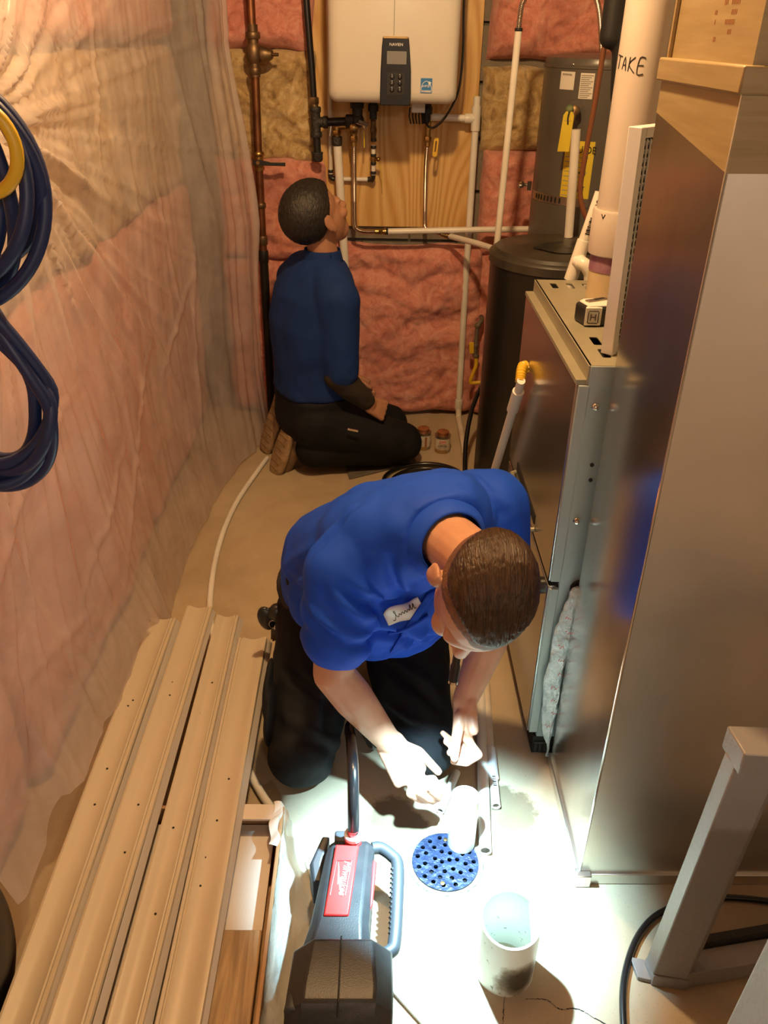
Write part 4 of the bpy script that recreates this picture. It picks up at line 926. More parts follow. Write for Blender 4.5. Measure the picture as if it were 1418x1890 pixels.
# wood scraps
o = MB().prism([(.060,.925),(.052,.895),(.145,.79),(.165,.80)], (0,0,.0008), (1,0,0), (0,1,0), (0,0,.008)).build('wood_strip', M['cartonwhite'], bevel=.001); tag(o, 'thin pale strip of wood on the floor in front of the tool', 'wood strip')
o = MB().prism([(-.132,1.172),(-.112,1.180),(-.087,1.116),(-.106,1.104)], (0,0,.0008), (1,0,0), (0,1,0), (0,0,.014)).build('trim_scrap', M['moulding'], bevel=.001); tag(o, 'small pale trim scrap left of the black and red tool', 'trim scrap')
# kneeling board, cans
o = MB().prism([(-.11,3.08),(-.085,2.935),(.19,3.09),(.17,3.19)], (0,0,.0008), (1,0,0), (0,1,0), (0,0,.008)).build('kneeling_board', M['board'], bevel=.001); tag(o, 'thin grey board under the knees of the man in back', 'board')
def can(x, y, label, rot, brand):
    t = thing('cement_can', label, 'can', (x,y,0), 'pipe cement cans')
    MB().lathe((x,y,.001), [(.030,0),(.033,.002),(.033,.072),(.034,.0725),(.034,.075),(.028,.075)], 32).build('can_body', M['can'], t)
    lb = cylpatch((x,y), .0333, -1.3+rot, 1.3+rot, .014, .066, .0004, 24).build('paper_label', M['canlabel'], t)
    cylpatch((x,y), .0333, -1.0+rot, .6+rot, .001, .018, .0005, 16).build('drip', M['canbrown'], t)
    MB().lathe((x,y,.074), [(.023,0),(.023,.010),(.025,.011),(.025,.016),(.020,.020),(.006,.021),(.005,.025),(.002,.026)], 24).build('cap', M['cancap'], t)
    if brand:
        cylpatch((x,y), .0339, -.42+rot, .42+rot, .046, .058, .0003, 10).build('red_logo', M['printred'], lb)
        cyltext('Oatey', .0115, (x,y), .0347, rot, .052, M['printwhite'], lb)
        cyltext('CLEANER', .009, (x,y), .0345, rot, .038, M['printblack'], lb)
        for i in range(2): cylpatch((x,y), .0339, -.5+rot, .5+rot, .022+i*.006, .0245+i*.006, .0003, 6).build('print_line', M['printgrey'], lb, flat=True)
    else:
        for i in range(6): cylpatch((x,y), .0339, -.9+rot, .1+rot-.1*(i % 3), .022+i*.006, .0245+i*.006, .0003, 6).build('print_line', M['printgrey'], lb, flat=True)
        cylpatch((x,y), .0339, .25+rot, .55+rot, .018, .062, .0003, 6).build('red_stripe', M['printbrown'], lb, flat=True)
can(.222, 3.245, 'small pipe cement can nearer the navy-shirted man, its fine print facing out', -.1, False)
can(.303, 3.215, 'small pipe cement can with a red logo nearer the white drain pipe', -.1, True)
# black hose coil on the floor
def loop(cx, cy, r, z, a0, a1, n=40, wob=.01):
    return [(cx+math.cos(a)*r*(1+wob*math.sin(3*a)), cy+math.sin(a)*r*(1+wob*math.cos(2*a)), z+.004*math.sin(2*a)) for a in [lerp(a0, a1, i/n) for i in range(n+1)]]
q = loop(.215,2.90,.163,.012,-2.5,3.6,60)+loop(.215,2.885,.130,.016,-2.4,3.7,50)
q += [(.15,2.80,.03),(.26,2.74,.02),(.36,2.80,.015),(.375,2.95,.02),(.385,3.08,.10),(.415,3.20,.20),(.46,3.30,.26)]
o = MB().tube(smooth_path(q, 2), .0095, 10).build('coiled_hose', M['hose']); tag(o, 'black hose coiled on the floor against the black tank', 'hose')
# white tubing along the left
o = MB().tube(smooth_path([(-.43,3.10,.010),(-.456,2.976,.010),(-.498,2.752,.010),(-.516,2.55,.010),(-.516,2.36,.010),(-.503,2.185,.010),(-.482,2.04,.010),(-.44,1.88,.010),(-.385,1.68,.010),(-.32,1.50,.010),(-.255,1.37,.010),(-.205,1.295,.010)], 8), .0095, 12).build('white_tubing', M['pvc']); tag(o, 'white plastic tubing snaking along the floor under the mouldings', 'tubing')
# crown mouldings
def moulding(x0, x1, y1, zb, label, style, y0=.28):
    w = x1-x0
    pr = [(0,0),(w,0),(w,.012),(w*.97,.0165),(w*.90,.0165),(w*.885,.0130),(w*.85,.0130),(w*.835,.0165),(w*.79,.0170),(w*.72,.0140),(w*.58,.0112),(w*.42,.0108),(w*.28,.0135),(w*.17,.0180),(w*.08,.0195),(w*.02,.0185),(0,.014)]
    if style: pr = [(w-a, b) for a, b in pr][::-1]
    ny = 24; n = len(pr); vs = []; fs = []
    for i in range(ny+1):
        y = lerp(y0, y1, i/ny); off = .003*math.sin(y*3+x0*20)
        vs += [(x0+a+off, y, zb+b) for a, b in pr]
    for i in range(ny):
        for j in range(n): fs.append((i*n+j, i*n+(j+1) % n, (i+1)*n+(j+1) % n, (i+1)*n+j))
    fs += [tuple(range(n)), tuple(ny*n+j for j in range(n))]
    t = thing('crown_moulding', label, 'moulding', ((x0+x1)/2, (y0+y1)/2, zb), 'crown mouldings on the carton')
    MB().add(vs, fs).build('profile', M['moulding'], t, angle=25)
    q = MB(); q.add([(x1-.0005,y0,zb+.0135),(x1+.011,y0,zb+.0005),(x1+.011,y1-.004,zb+.0005),(x1-.0005,y1-.001,zb+.0135),(x1-.0005,y0,zb),(x1-.0005,y1-.001,zb)], [(0,1,2,3),(1,4,5,2),(0,4,1),(3,2,5)]); q.build('raw_edge', M['mouldedge'], t, flat=True)
    q = MB(); r = random.Random(int(x1*1000))
    for i in range(4): q.lathe((x0+w*r.uniform(.3,.6), y1-r.uniform(.2,1.0), zb+.0118), [(.0025,0),(.0025,.0006)], 8)
    q.build('nail_hole', M['darkslot'], t, flat=True)
moulding(-.606, -.534, 1.865, .108, 'leftmost crown moulding, half under the plastic sheet', False)
moulding(-.519, -.446, 1.915, .112, 'second crown moulding from the plastic sheet, reaching farthest', False)
moulding(-.428, -.364, 1.885, .104, 'third crown moulding from the plastic sheet', False)
moulding(-.350, -.272, 1.785, .106, 'rightmost crown moulding above the open carton', True)
# long open carton under the mouldings
cb = thing('long_carton', 'long open cardboard carton with taped corner under the mouldings', 'box', (-.39,.8,0))
MB().box((-.60,.28,.001), (-.180,1.232,.006)).build('bottom', M['carton'], cb)
MB().box((-.184,.28,.004), (-.176,1.236,.104)).build('side_wall', M['carton'], cb, bevel=.002)
MB().box((-.604,.28,.004), (-.597,1.236,.104)).build('side_wall', M['carton'], cb)
MB().box((-.60,1.228,.004), (-.180,1.236,.104)).build('end_wall', M['carton'], cb)
MB().box((-.262,1.2,.100), (-.182,1.24,.106)).build('end_flap', M['cartonwhite'], cb, bevel=.001)
q = MB(); q.grid(lambda u, v: (-.200+.030*u+.004*math.sin(v*9), 1.245-.11*v, .108-.001*v-.04*max(0, u-.55)*1.5+.003*math.sin(v*14+u*5)), 10, 24); q.build('tape_strip', M['whitepaper'], cb)
MB().box((-.59,.97,.055), (-.196,1.222,.062)).build('liner', M['cartonwhite'], cb)
o = MB().box((-.31,.36,.063), (-.193,.965,.085)).build('wood_plank', M['plank'], bevel=.002); tag(o, 'short brown wood plank lying in the open carton', 'plank')
MB().box((-.59,.30,.040), (-.196,.97,.0625)).build('packing_panel', M['cartonwhite'], cb)
def wr_fn(u, v):
    y = lerp(.40, 1.235, u); s = v
    x = -.176+.062*s**1.6+.006*noise.noise(V((y*14, s*3, 1)))+.004*noise.noise(V((y*40, s*5, 4)))
    z = .100*(1-s)**1.3+.004+.004*noise.noise(V((y*22, s*4, 7)))
    return (x+.001, y, max(.0025, z))
o = MB().grid(wr_fn, 90, 18).build('plastic_wrap', M['wrap'], angle=180); tag(o, 'clear plastic wrap spilling off the right side of the carton', 'plastic wrap')

# ================================================================ battery tool in the foreground
tl = thing('power_tool', 'black and red cordless pump tool standing in front of the drain', 'power tool', (-.03,.93,0))
def taper(rings, name, m, bevel=.004, par=None):   # rings: y, [(x,z)...]
    b = MB(); n = len(rings[0][1]); vs = [(x, y, z) for y, pf in rings for x, z in pf]; fs = []
    for i in range(len(rings)-1):
        for j in range(n): fs.append((i*n+j, i*n+(j+1) % n, (i+1)*n+(j+1) % n, (i+1)*n+j))
    fs += [tuple(range(n)), tuple((len(rings)-1)*n+j for j in range(n))]
    return b.add(vs, fs).build(name, m, par or tl, bevel=bevel, angle=30)
def sec(cx, w, z0, z1, ch=.018): return [(cx-w,z0),(cx+w,z0),(cx+w,z1-ch),(cx+w-ch,z1),(cx-w+ch,z1),(cx-w,z1-ch)]
taper([(1.125, sec(-.030,.044,.02,.135,.012)), (1.10, sec(-.031,.048,.01,.150,.014)), (.94, sec(-.046,.054,.008,.155,.016)), (.885, sec(-.050,.062,.004,.165,.018))], 'barrel', M['toolblack'])
taper([(.905, sec(-.044,.066,.004,.150,.03)), (.875, sec(-.038,.086,.0015,.196,.035)), (.79, sec(-.040,.088,.0015,.207,.030)), (.765, sec(-.041,.088,.0015,.204,.030)), (.748, sec(-.042,.088,.0015,.185,.030)), (.735, sec(-.042,.082,.0015,.15,.03))], 'motor_housing', M['toolblack'])
q = MB(); q.tube([(-.0405,.880,.1970),(-.041,.790,.2085),(-.0415,.763,.2055),(-.042,.748,.187)], .0016, 6); q.build('housing_seam', M['blackm'], tl)
taper([(.870, sec(-.104,.014,.02,.175,.008)), (.760, sec(-.112,.018,.01,.190,.008))], 'side_rib', M['toolgrey'])
taper([(.735, sec(-.042,.078,.0015,.130,.02)), (.66, sec(-.042,.075,.0015,.120,.02))], 'battery', M['blackm'])
rp = MB().prism([(-.060,1.098),(-.014,1.096),(-.030,.945),(-.076,.945)], (0,0,.150), (1,0,0), (0,1,0), (0,0,.0085)).build('red_cover', M['toolred'], tl, bevel=.003)
for a, b2 in (((-.0565,1.060),(-.0275,1.060)), ((-.0275,1.060),(-.038,.985)), ((-.0565,1.060),(-.066,.985))):
    MB().tube([(a[0],a[1],.1585),(b2[0],b2[1],.1585)], .0012, 6).build('embossed_line', M['toolred'], rp)
dirt = V((-.010,-.082,0)).normalized()
text('Milwaukee', .0200, (-.0395,1.022,.1592), dirt, V((-dirt.y,dirt.x,0)), M['printwhite'], rp, shear=.3, sx=.86)
MB().prism([(-.0525,1.058),(-.0495,1.020),(-.0465,1.024),(-.0465,.985),(-.0505,1.012),(-.0530,1.008)], (0,0,.1588), (1,0,0), (0,1,0), (0,0,.0006)).build('lightning_mark', M['printwhite'], rp, flat=True)
MB().prism([(.010,1.085),(.022,1.075),(.014,.985),(.002,.95),(-.002,.99)], (0,0,.130), (1,0,0), (0,1,0), (0,0,.006)).build('red_side', M['toolred'], tl, bevel=.002)
q = MB(); hp = smooth_path([(.012,1.120,.118),(.030,1.122,.116),(.052,1.106,.114),(.063,1.085,.112),(.060,1.00,.112),(.054,.925,.112),(.046,.905,.114),(.020,.890,.118)], 6)
q.tube(hp, [.0125]*len(hp), 12); q.build('handle', M['toolgrey'], tl)
q = MB()
for i in range(14): 
    t = i/13; q.tube([(.0500-.006*t,1.075-.135*t,.114),(.0530-.006*t,1.072-.135*t,.121)], .0022, 6)
q.build('grip_ribs', M['toolblack'], tl)
taper([(1.140, sec(-.082,.008,.06,.128,.003)), (1.085, sec(-.098,.014,.04,.120,.006)), (1.050, sec(-.094,.010,.04,.11,.004))], 'front_guard', M['toolgrey'])
MB().box((-.064,1.118,.09), (-.008,1.146,.140)).build('front_block', M['toolgrey'], tl, bevel=.004)
q = MB(); q.lathe((-.026,1.112,.140), [(.017,0),(.017,.014),(.014,.016),(.014,.024),(.011,.026),(.011,.042)], 18, (0,.05,1)); q.build('hose_collar', M['toolred'], tl)
q = MB(); fitting(q, (-.0255,1.114,.165), (0,0,1), .0185, .012); q.build('collar_ring', M['registerwhite'], tl)
MB().tube(smooth_path([(-.0255,1.114,.175),(-.026,1.13,.235),(-.028,1.18,.28),(-.034,1.27,.265),(-.040,1.36,.205),(-.036,1.42,.165),(-.01,1.45,.12),(.012,1.47,.05),(.02,1.52,.025),(.02,1.56,.02)], 9), .0115, 14).build('outlet_hose', M['hose'], tl)

# ================================================================ blue cable coils near the viewer
def coil(name, label, cx, cz, rx, rz, n, seed, y=.75, m='bluecable', pinch=0):
    r = random.Random(seed); pts = []
    for k in range(n):
        ax, az = rx*(1-.50*r.random()), rz*(1-.28*r.random()); oy = r.uniform(-.02,.02); dx = r.uniform(-.006,.006); dz = r.uniform(-.012,.012)
        for i in range(20):
            a = 2*math.pi*i/20+math.pi/2; s = math.sin(a)
            w = 1-(.45*max(0, s))*pinch
            pts.append((cx+dx+math.cos(a)*ax*w, y+oy+.010*math.sin(a*2+k), cz+dz+s*az))
    o = MB().tube(smooth_path(pts, 3), .0062, 10).build(name, M[m]); tag(o, label, 'cable coil', 'blue cable coils by the plastic sheet'); return o
coil('cable_coil', 'upper blue cable coil hanging through the yellow ring', -.372, 1.430, .090, .100, 5, 3)
coil('cable_coil', 'lower blue cable coil hanging against the plastic sheet', -.375, 1.245, .074, .100, 6, 8, y=.76, pinch=.9)
yr = thing('yellow_ring', 'yellow ring holding the blue cables at the left edge', 'ring', (-.31,.73,1.46))
MB().tube([(-.318+.030*math.cos(a), .728, 1.461+.034*math.sin(a)) for a in [2*math.pi*i/36 for i in range(36)]], .0055, 10, closed=True).build('ring', M['yellow'], yr)
MB().tube(smooth_path([(-.332,.728,1.494),(-.345,.74,1.70),(-.35,.75,2.40)], 6), .0045, 8).build('hanger_cord', M['yellow'], yr)
o = organic(MB().limb([(-.345,.72,1.435),(-.352,.72,1.395)], [.016,.014]), 'yellow_plug', M['yellow'], None, .004, 3); tag(o, 'yellow plug end hanging under the yellow ring', 'plug')
# ================================================================ people
def head_prims(b, c, R, F, U, s=1.0):
    c = V(c); R, F, U = V(R).normalized(), V(F).normalized(), V(U).normalized()
    q = lambda r, f, u: c+(R*r+F*f+U*u)*s
    E = lambda r, f, u, a, bb, d: b.ell(q(r,f,u), R*a*s, F*bb*s, U*d*s, 24, 16)
    E(0,-.008,.030,.076,.098,.088); E(0,.030,-.020,.066,.068,.090); E(0,.055,-.072,.048,.040,.045)   # cranium, face, chin
    E(0,.082,.012,.052,.020,.016)                                             # brow
    b.limb([q(0,.098,.004), q(0,.118,-.030)], [.009*s,.015*s], 10)            # nose
    for k in (-1,1):
        E(k*.040,.070,-.026,.024,.026,.020)                                   # cheeks
        E(k*.013,.106,-.032,.009,.010,.008)
        b.ell(q(k*.079,-.006,-.012), R*.011*s+F*.004*s*k, (F*.016+U*.006-R*k*.006)*s, (U*.032-F*.006)*s, 14, 10)   # ears
        b.ell(q(k*.083,-.012,-.002), R*.0065*s-F*.003*s*k, F*.020*s, U*.030*s, 14, 10)
    E(0,.094,-.058,.022,.010,.006); E(0,.091,-.070,.020,.012,.007)            # lips
    return q
def hair_shell(c, R, F, U, s, keep, m, parent, name='hair', grow=1.045, rough=.0012):
    c = V(c); R, F, U = V(R).normalized(), V(F).normalized(), V(U).normalized()
    n, mm = 96, 64; b = MB(); vs = []; val = []
    for i in range(mm+1):
        th = math.pi*i/mm
        for j in range(n):
            ph = 2*math.pi*j/n; r, f, u = math.sin(th)*math.cos(ph), math.sin(th)*math.sin(ph), math.cos(th)
            k = keep(r, f, u); val.append(k)
            g = .985+(grow-.985)*max(0, min(1, k/.16))
            p = c+(R*(r*.076)+F*(-.008+f*.098)+U*(.030+u*.088))*s*g
            p += (R*r+F*f+U*u)*rough*noise.noise(V((r*26, f*9, u*26)))*2*(1 if k > 0 else 0)
            vs.append(p)
    fs = []
    for i in range(mm):
        for j in range(n):
            q = (i*n+j, (i+1)*n+j, (i+1)*n+(j+1) % n, i*n+(j+1) % n)
            if all(val[z] > -.03 for z in q): fs.append(q)
    b.add(vs, fs); me = b.mesh(name)
    bm = bmesh.new(); bm.from_mesh(me); bmesh.ops.delete(bm, geom=[v for v in bm.verts if not v.link_faces], context='VERTS'); bmesh.ops.remove_doubles(bm, verts=bm.verts, dist=1e-6); bm.to_mesh(me); bm.free()
    return link(me, name, m, parent, angle=180)
def folds(seed, amp, scale=(14,14,5), fine=.3):
    def post(me):
        s = V((seed*2.3, seed*5.7, seed*1.1)); ns = [v.normal.copy() for v in me.vertices]
        for v, n in zip(me.vertices, ns):
            p = v.co; q = V((p.x*scale[0], p.y*scale[1], p.z*scale[2]))+s
            w = V((noise.noise(p*6+s), noise.noise(p*6-s), noise.noise(p*6+s*2)))
            r1 = 1-abs(noise.noise(q*.45+w*.5))*2.4
            d = amp*(.9*noise.noise(q*.5+w*.6)+.65*max(-.4, r1)*noise.noise(p*4.2+s)+fine*noise.noise(q*1.5+w))
            v.co = p+n*d
    return post
def creased(base, segs):
    S = [(V(a), V(b2), amp, w) for a, b2, amp, w in segs]
    def post(me):
        base(me); me.update(); ns = [v.normal.copy() for v in me.vertices]
        for v, n in zip(me.vertices, ns):
            d = 0; p = v.co
            for a, b2, amp, w in S:
                ab = b2-a; t = max(-.15, min(1.15, (p-a).dot(ab)/ab.length_squared)); c = a+ab*t; r = p-c; L = r.length
                if L > w*4.5: continue
                sd = r.dot(n.cross(ab.normalized())); fade = math.sin(math.pi*min(1, max(0, (t+.15)/1.3)))**.6
                d += fade*amp*(-math.exp(-(sd/w)**2)+.75*math.exp(-((sd-2*w)/(w*1.2))**2)+.4*math.exp(-((sd+2.2*w)/(w*1.2))**2))*math.exp(-(max(0, abs(r.dot(n))-.01)/.03)**2)
            v.co = p+n*d
    return post
def hand(b, wrist, knuck, side, palmn, tips, thumb, thick=.0125, width=.040):
    """palm from wrist to knuckles; tips = four finger tips, thumb = (base, joint, tip)"""
    w, k = V(wrist), V(knuck); d = (k-w).normalized(); s = V(side).normalized(); s = (s-d*s.dot(d)).normalized(); n = V(palmn).normalized()
    for t in range(4):
        off = (t-1.5)/1.5
        b.limb([w+s*off*.020+d*.005, k+s*off*.031], [.0145,.0115], 12)
    b.ell((w+k)/2, d*(k-w).length*.55, s*width*.86, d.cross(s)*.0145, 16, 10)
    for t, tip in enumerate(tips):
        off = (t-1.5)/1.5; base = k+s*off*.031
        if isinstance(tip[0], (tuple, list, Vector)):
            mid, far, tip = [V(z) for z in tip]
        else:
            tip = V(tip); mid = base.lerp(tip, .45)-n*.016; far = base.lerp(tip, .78)-n*.010
        r = (.0098,.0098,.0095,.0082)[t]
        b.limb([base, mid, far, tip], [r*1.08, r, r*.93, r*.82], 12)
    b.limb([V(p) for p in thumb], [.0145,.0115,.0095], 12)

# ---------------------------------------------------------------- man in front
pf = thing('person', 'man in a bright blue work shirt kneeling bent over the floor drain', 'person', (0,1.6,0))
HC = V((.188,1.148,.738)); HU = V((.15,-.93,.32)).normalized(); HF0 = V((-.20,-.32,-.93))
HF = (HF0-HU*HF0.dot(HU)).normalized(); HR = HF.cross(HU).normalized()      # HR: his right hand side
lat = lambda t: V((lerp(1,.90,t), lerp(.05,.40,t), lerp(0,.12,t))).normalized()
spine = [((-.030,1.775,.25),.175,.125,0), ((-.030,1.745,.34),.180,.140,.05), ((-.018,1.675,.445),.182,.142,.2), ((.028,1.585,.540),.172,.134,.5), ((.074,1.495,.628),.178,.124,.8), ((.106,1.425,.690),.165,.106,1), ((.129,1.372,.722),.118,.086,1), ((.143,1.332,.735),.082,.070,1)]
def torso(b, k=1.0, sl=slice(None)):
    S = spine[sl]; rings = []
    for i, (c, a, d, t) in enumerate(S):
        c0 = V(S[max(0,i-1)][0]); c1 = V(S[min(len(S)-1,i+1)][0]); ax = (c1-c0).normalized()
        L = lat(t); L = (L-ax*L.dot(ax)).normalized(); Fv = L.cross(ax).normalized()
        rings.append((V(c), L*a*k, Fv*d*k))
    b.loft(rings, 32, 2.3)
shR, shL = V((-.055,1.378,.615)), V((.258,1.530,.678))
elR, elL = V((-.072,1.318,.405)), V((.290,1.490,.440))
wrR, wrL = V((.046,1.318,.215)), V((.212,1.372,.285))
# one continuous skin surface: head, neck, arms, hands, core
b = MB(); hq = head_prims(b, HC, HR, HF, HU, 1.02)
b.limb([(.125,1.385,.715), HC-HU*.055-HF*.03], [.056,.053], 18)
torso(b, .72, slice(1, 6))
b.limb([shR, elR], [.050,.042], 16); b.limb([elR, elR.lerp(wrR, .35), wrR], [.042,.043,.0275], 16)
b.limb([shL, elL], [.050,.042], 16); b.limb([elL, elL.lerp(wrL, .35), wrL], [.042,.043,.0275], 16)
tc_ = V((0,-.866,.5)); dn_ = V((0,-.5,-.866))
def around(o, px, py, d=0, k=880.0): return V(o)+V((px/k,0,0))+dn_*(py/k)+tc_*d
oR = V((.092,1.268,.165)); aR = lambda x, y, d=0: around(oR, x-757, y-1432, d)
hand(b, wrR, oR, (aR(0,0)-aR(30,-26,.01)), tc_*-1,
     [(aR(757,1462,.012),aR(778,1478,-.004),aR(790,1484,-.016)), (aR(775,1458,.018),aR(793,1476,.0),aR(802,1484,-.012)), (aR(790,1446,.020),aR(806,1466,.004),aR(812,1478,-.008)), (aR(800,1432,.018),aR(813,1452,.006),aR(816,1466,-.004))],
     [aR(735,1376,-.01),aR(775,1392,-.020),aR(812,1430,-.022)])
oL = V((.213,1.335,.237)); aL = lambda x, y, d=0: around(oL, x-862, y-1345, d)
hand(b, wrL, oL, (aL(0,0)-aL(-14,2,-.030)), V((-1,0,0)),
     [(aL(886,1390,.018),aL(862,1404,.022),aL(838,1402,.020)), (aL(882,1392,.000),aL(856,1400,.002),aL(832,1390,.004)), (aL(872,1384,-.016),aL(848,1388,-.012),aL(826,1372,-.008)), (aL(858,1372,-.030),aL(838,1374,-.026),aL(820,1358,-.020))],
     [aL(850,1318,.012),aL(842,1358,.030),aL(838,1392,.036)])
organic(b, 'body', M['skin'], pf, .0034, 5, .5)
def hk(r, f, u):
    base = u-(-.42 if f < -.2 else lerp(-.42, .40, min(1, (f+.2)/.95)))
    base -= .75*max(0, f)*max(0, abs(r)-.22)          # receding temples
    base += .10*max(0, .25-abs(r))*max(0, f)
    return base
hair_shell(HC, HR, HF, HU, 1.02, hk, M['hairfade'], pf, 'cropped_sides', grow=1.02, rough=.0005)
hair_shell(HC, HR, HF, HU, 1.02, lambda r, f, u: hk(r, f, u)-.20-.42*max(0, abs(r)-.35), M['hair'], pf, grow=1.06)
# shirt
b = MB(); torso(b, 1.05, slice(1, 8))
b.limb([shR+V((.03,.02,.03)), shR, shR.lerp(elR, .40), shR.lerp(elR, .62)], [.078,.082,.078,.074], 20)
b.limb([shL+V((-.04,0,.0)), shL, shL.lerp(elL, .8)], [.080,.082,.070], 20)
b.ell((.055,1.465,.485), (.150,.03,0), (0,-.105,-.04), (.02,-.05,.125))       # shirt front hanging loose
b.ell((.045,1.490,.405), (.135,.02,0), (0,.080,0), (0,0,.085))
b.ell((-.01,1.62,.40), (.19,0,0), (0,.13,0), (0,.05,.12))
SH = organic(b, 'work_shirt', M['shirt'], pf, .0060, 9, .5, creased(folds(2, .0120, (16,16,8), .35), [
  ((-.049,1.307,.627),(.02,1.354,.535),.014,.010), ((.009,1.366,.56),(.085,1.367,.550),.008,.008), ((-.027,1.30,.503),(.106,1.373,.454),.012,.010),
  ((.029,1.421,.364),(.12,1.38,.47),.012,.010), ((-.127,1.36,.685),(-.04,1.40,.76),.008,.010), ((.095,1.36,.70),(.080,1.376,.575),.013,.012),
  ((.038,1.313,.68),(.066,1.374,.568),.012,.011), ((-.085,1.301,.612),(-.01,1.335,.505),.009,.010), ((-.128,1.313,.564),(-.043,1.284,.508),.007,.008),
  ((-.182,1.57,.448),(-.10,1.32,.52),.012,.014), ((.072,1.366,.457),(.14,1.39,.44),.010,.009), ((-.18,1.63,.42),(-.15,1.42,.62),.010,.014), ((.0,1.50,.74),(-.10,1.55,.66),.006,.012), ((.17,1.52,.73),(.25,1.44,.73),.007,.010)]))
# collar
b = MB(); ringp = []
cax = V((.054,-.185,.060)).normalized(); c0 = V((.1485,1.306,.733)); cu = lat(1); cu = (cu-cax*cu.dot(cax)).normalized(); cv = cax.cross(cu)
def colf(u, v):
    a = 2*math.pi*u; r = .061+.022*v+.003*math.sin(2*a); h = .012-.046*v+.010*math.sin(math.pi*v)
    return c0+cu*math.cos(a)*r+cv*math.sin(a)*r*.92+cax*h
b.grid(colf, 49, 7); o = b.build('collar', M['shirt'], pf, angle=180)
sm = o.modifiers.new('thick', 'SOLIDIFY'); sm.thickness = .003
# name patch on the chest
b = MB()
po = V((.066,1.332,.552)); pn = V((-.12,-.80,.56)).normalized(); pux = V((.84,.10,.42)); pux = (pux-pn*pux.dot(pn)).normalized(); puy = pn.cross(pux)
bpy.context.view_layer.update()
def on_shirt(p, lift):
    q = p+pn*.15-SH.location; hit, loc, nn2, ix = SH.ray_cast(q, -pn)
    return (loc+SH.location+pn*lift) if hit else p
def pat(u, v):
    x = (u-.5)*.078; y = (v-.5)*.034*(1-.25*abs(2*u-1)**4); return on_shirt(po+pux*x+puy*(y+.003*math.sin(u*7)), .0025)
b.grid(pat, 28, 8); pt = b.build('name_patch', M['patch'], pf, angle=180); sm = pt.modifiers.new('t', 'SOLIDIFY'); sm.thickness = .003; sm.offset = 0
b = MB(); ink = smooth_path([(-.020,-.006),(-.017,-.007),(-.013,.001),(-.012,.007),(-.014,.006),(-.011,-.004),(-.007,.000),(-.005,-.003),(-.002,.001),(0,-.003),(.003,.001),(.005,-.003),(.008,.001),(.010,-.002),(.013,.007),(.013,-.002),(.016,.001),(.018,.007),(.018,-.002),(.021,-.002)] and [(x, y, 0) for x, y in [(-.020,-.006),(-.017,-.007),(-.013,.001),(-.012,.007),(-.014,.006),(-.011,-.004),(-.007,.000),(-.005,-.003),(-.002,.001),(0,-.003),(.003,.001),(.005,-.003),(.008,.001),(.010,-.002),(.013,.007),(.013,-.002),(.016,.001),(.018,.007),(.018,-.002),(.021,-.002)]], 4)
b.tube([on_shirt(po+pux*p.x*1.3+puy*(p.y*1.2), .0045) for p in ink], .0008, 5); b.build('stitched_name', M['printblack'], pt)
# chest pocket mouth and button placket
rim = [on_shirt(po+pux*x+puy*(-.027-.007*math.sin(math.pi*(x+.05)/.09)), .003+.006*math.sin(math.pi*(x+.05)/.09)) for x in [lerp(-.050,.040,i/16) for i in range(17)]]
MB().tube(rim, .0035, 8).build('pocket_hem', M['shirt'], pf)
pA, pB = V((.125,1.36,.585)), V((.060,1.40,.405)); pw = V((.5,.1,.25)).normalized()*.013
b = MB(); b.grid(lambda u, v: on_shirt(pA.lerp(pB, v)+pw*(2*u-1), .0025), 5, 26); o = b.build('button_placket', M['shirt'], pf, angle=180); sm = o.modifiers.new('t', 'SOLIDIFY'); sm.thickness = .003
# trousers
b = MB()
hipR, hipL = V((-.125,1.745,.265)), V((.075,1.790,.265)); knR, knL = V((-.150,1.405,.092)), V((.132,1.450,.092))
anR, anL = V((-.175,1.83,.075)), V((.120,1.87,.075))
torso(b, 1.0, slice(0, 3))
b.ell((-.03,1.79,.24), (.19,.02,0), (0,.13,0), (0,0,.12))
for h, k2, a in ((hipR,knR,anR), (hipL,knL,anL)):
    b.limb([h, h.lerp(k2, .5), k2], [.112,.102,.084], 20); b.limb([k2+V((0,.02,-.008)), k2.lerp(a, .45)+V((0,0,.012)), a], [.080,.080,.062], 20)
organic(b, 'trousers', M['pants'], pf, .0065, 6, .5, creased(folds(5, .012, (12,12,12)), [
  ((-.19,1.385,.175),(-.072,1.382,.094),.010,.010), ((-.098,1.408,.17),(-.06,1.50,.28),.012,.012), ((.052,1.544,.232),(.153,1.462,.189),.010,.010), ((.03,1.45,.17),(.12,1.40,.16),.008,.008), ((-.20,1.52,.24),(-.10,1.44,.22),.010,.010), ((-.17,1.66,.36),(-.10,1.50,.30),.010,.012)]))
# cargo pocket, side seam
b = MB(); b.ell((-.226,1.455,.160), (.016,0,0), (.004,.070,.02), (0,-.02,.070)); b.ell((-.234,1.480,.222), (.012,0,0), (.004,.070,.03), (0,-.01,.026)); organic(b, 'cargo_pocket', M['pants'], pf, .005, 3, .5, folds(7, .006, (20,20,20)))
for nme, a in (('boot', anR), ('boot', anL)):
    b = MB(); b.limb([a+V((0,-.01,.0)), a+V((0,.06,-.015)), a+V((0,.15,-.03)), a+V((0,.20,-.035))], [.046,.045,.042,.034], 14); organic(b, nme, M['bootupper'], pf, .006, 3)
MB().tube([V((-.035,1.755,.335))+lat(0)*math.cos(t)*.188+V((0,.10,.035))*math.sin(t)*1.40 for t in [2*math.pi*i/40 for i in range(40)]], .013, 8, closed=True).build('belt', M['blackm'], pf)
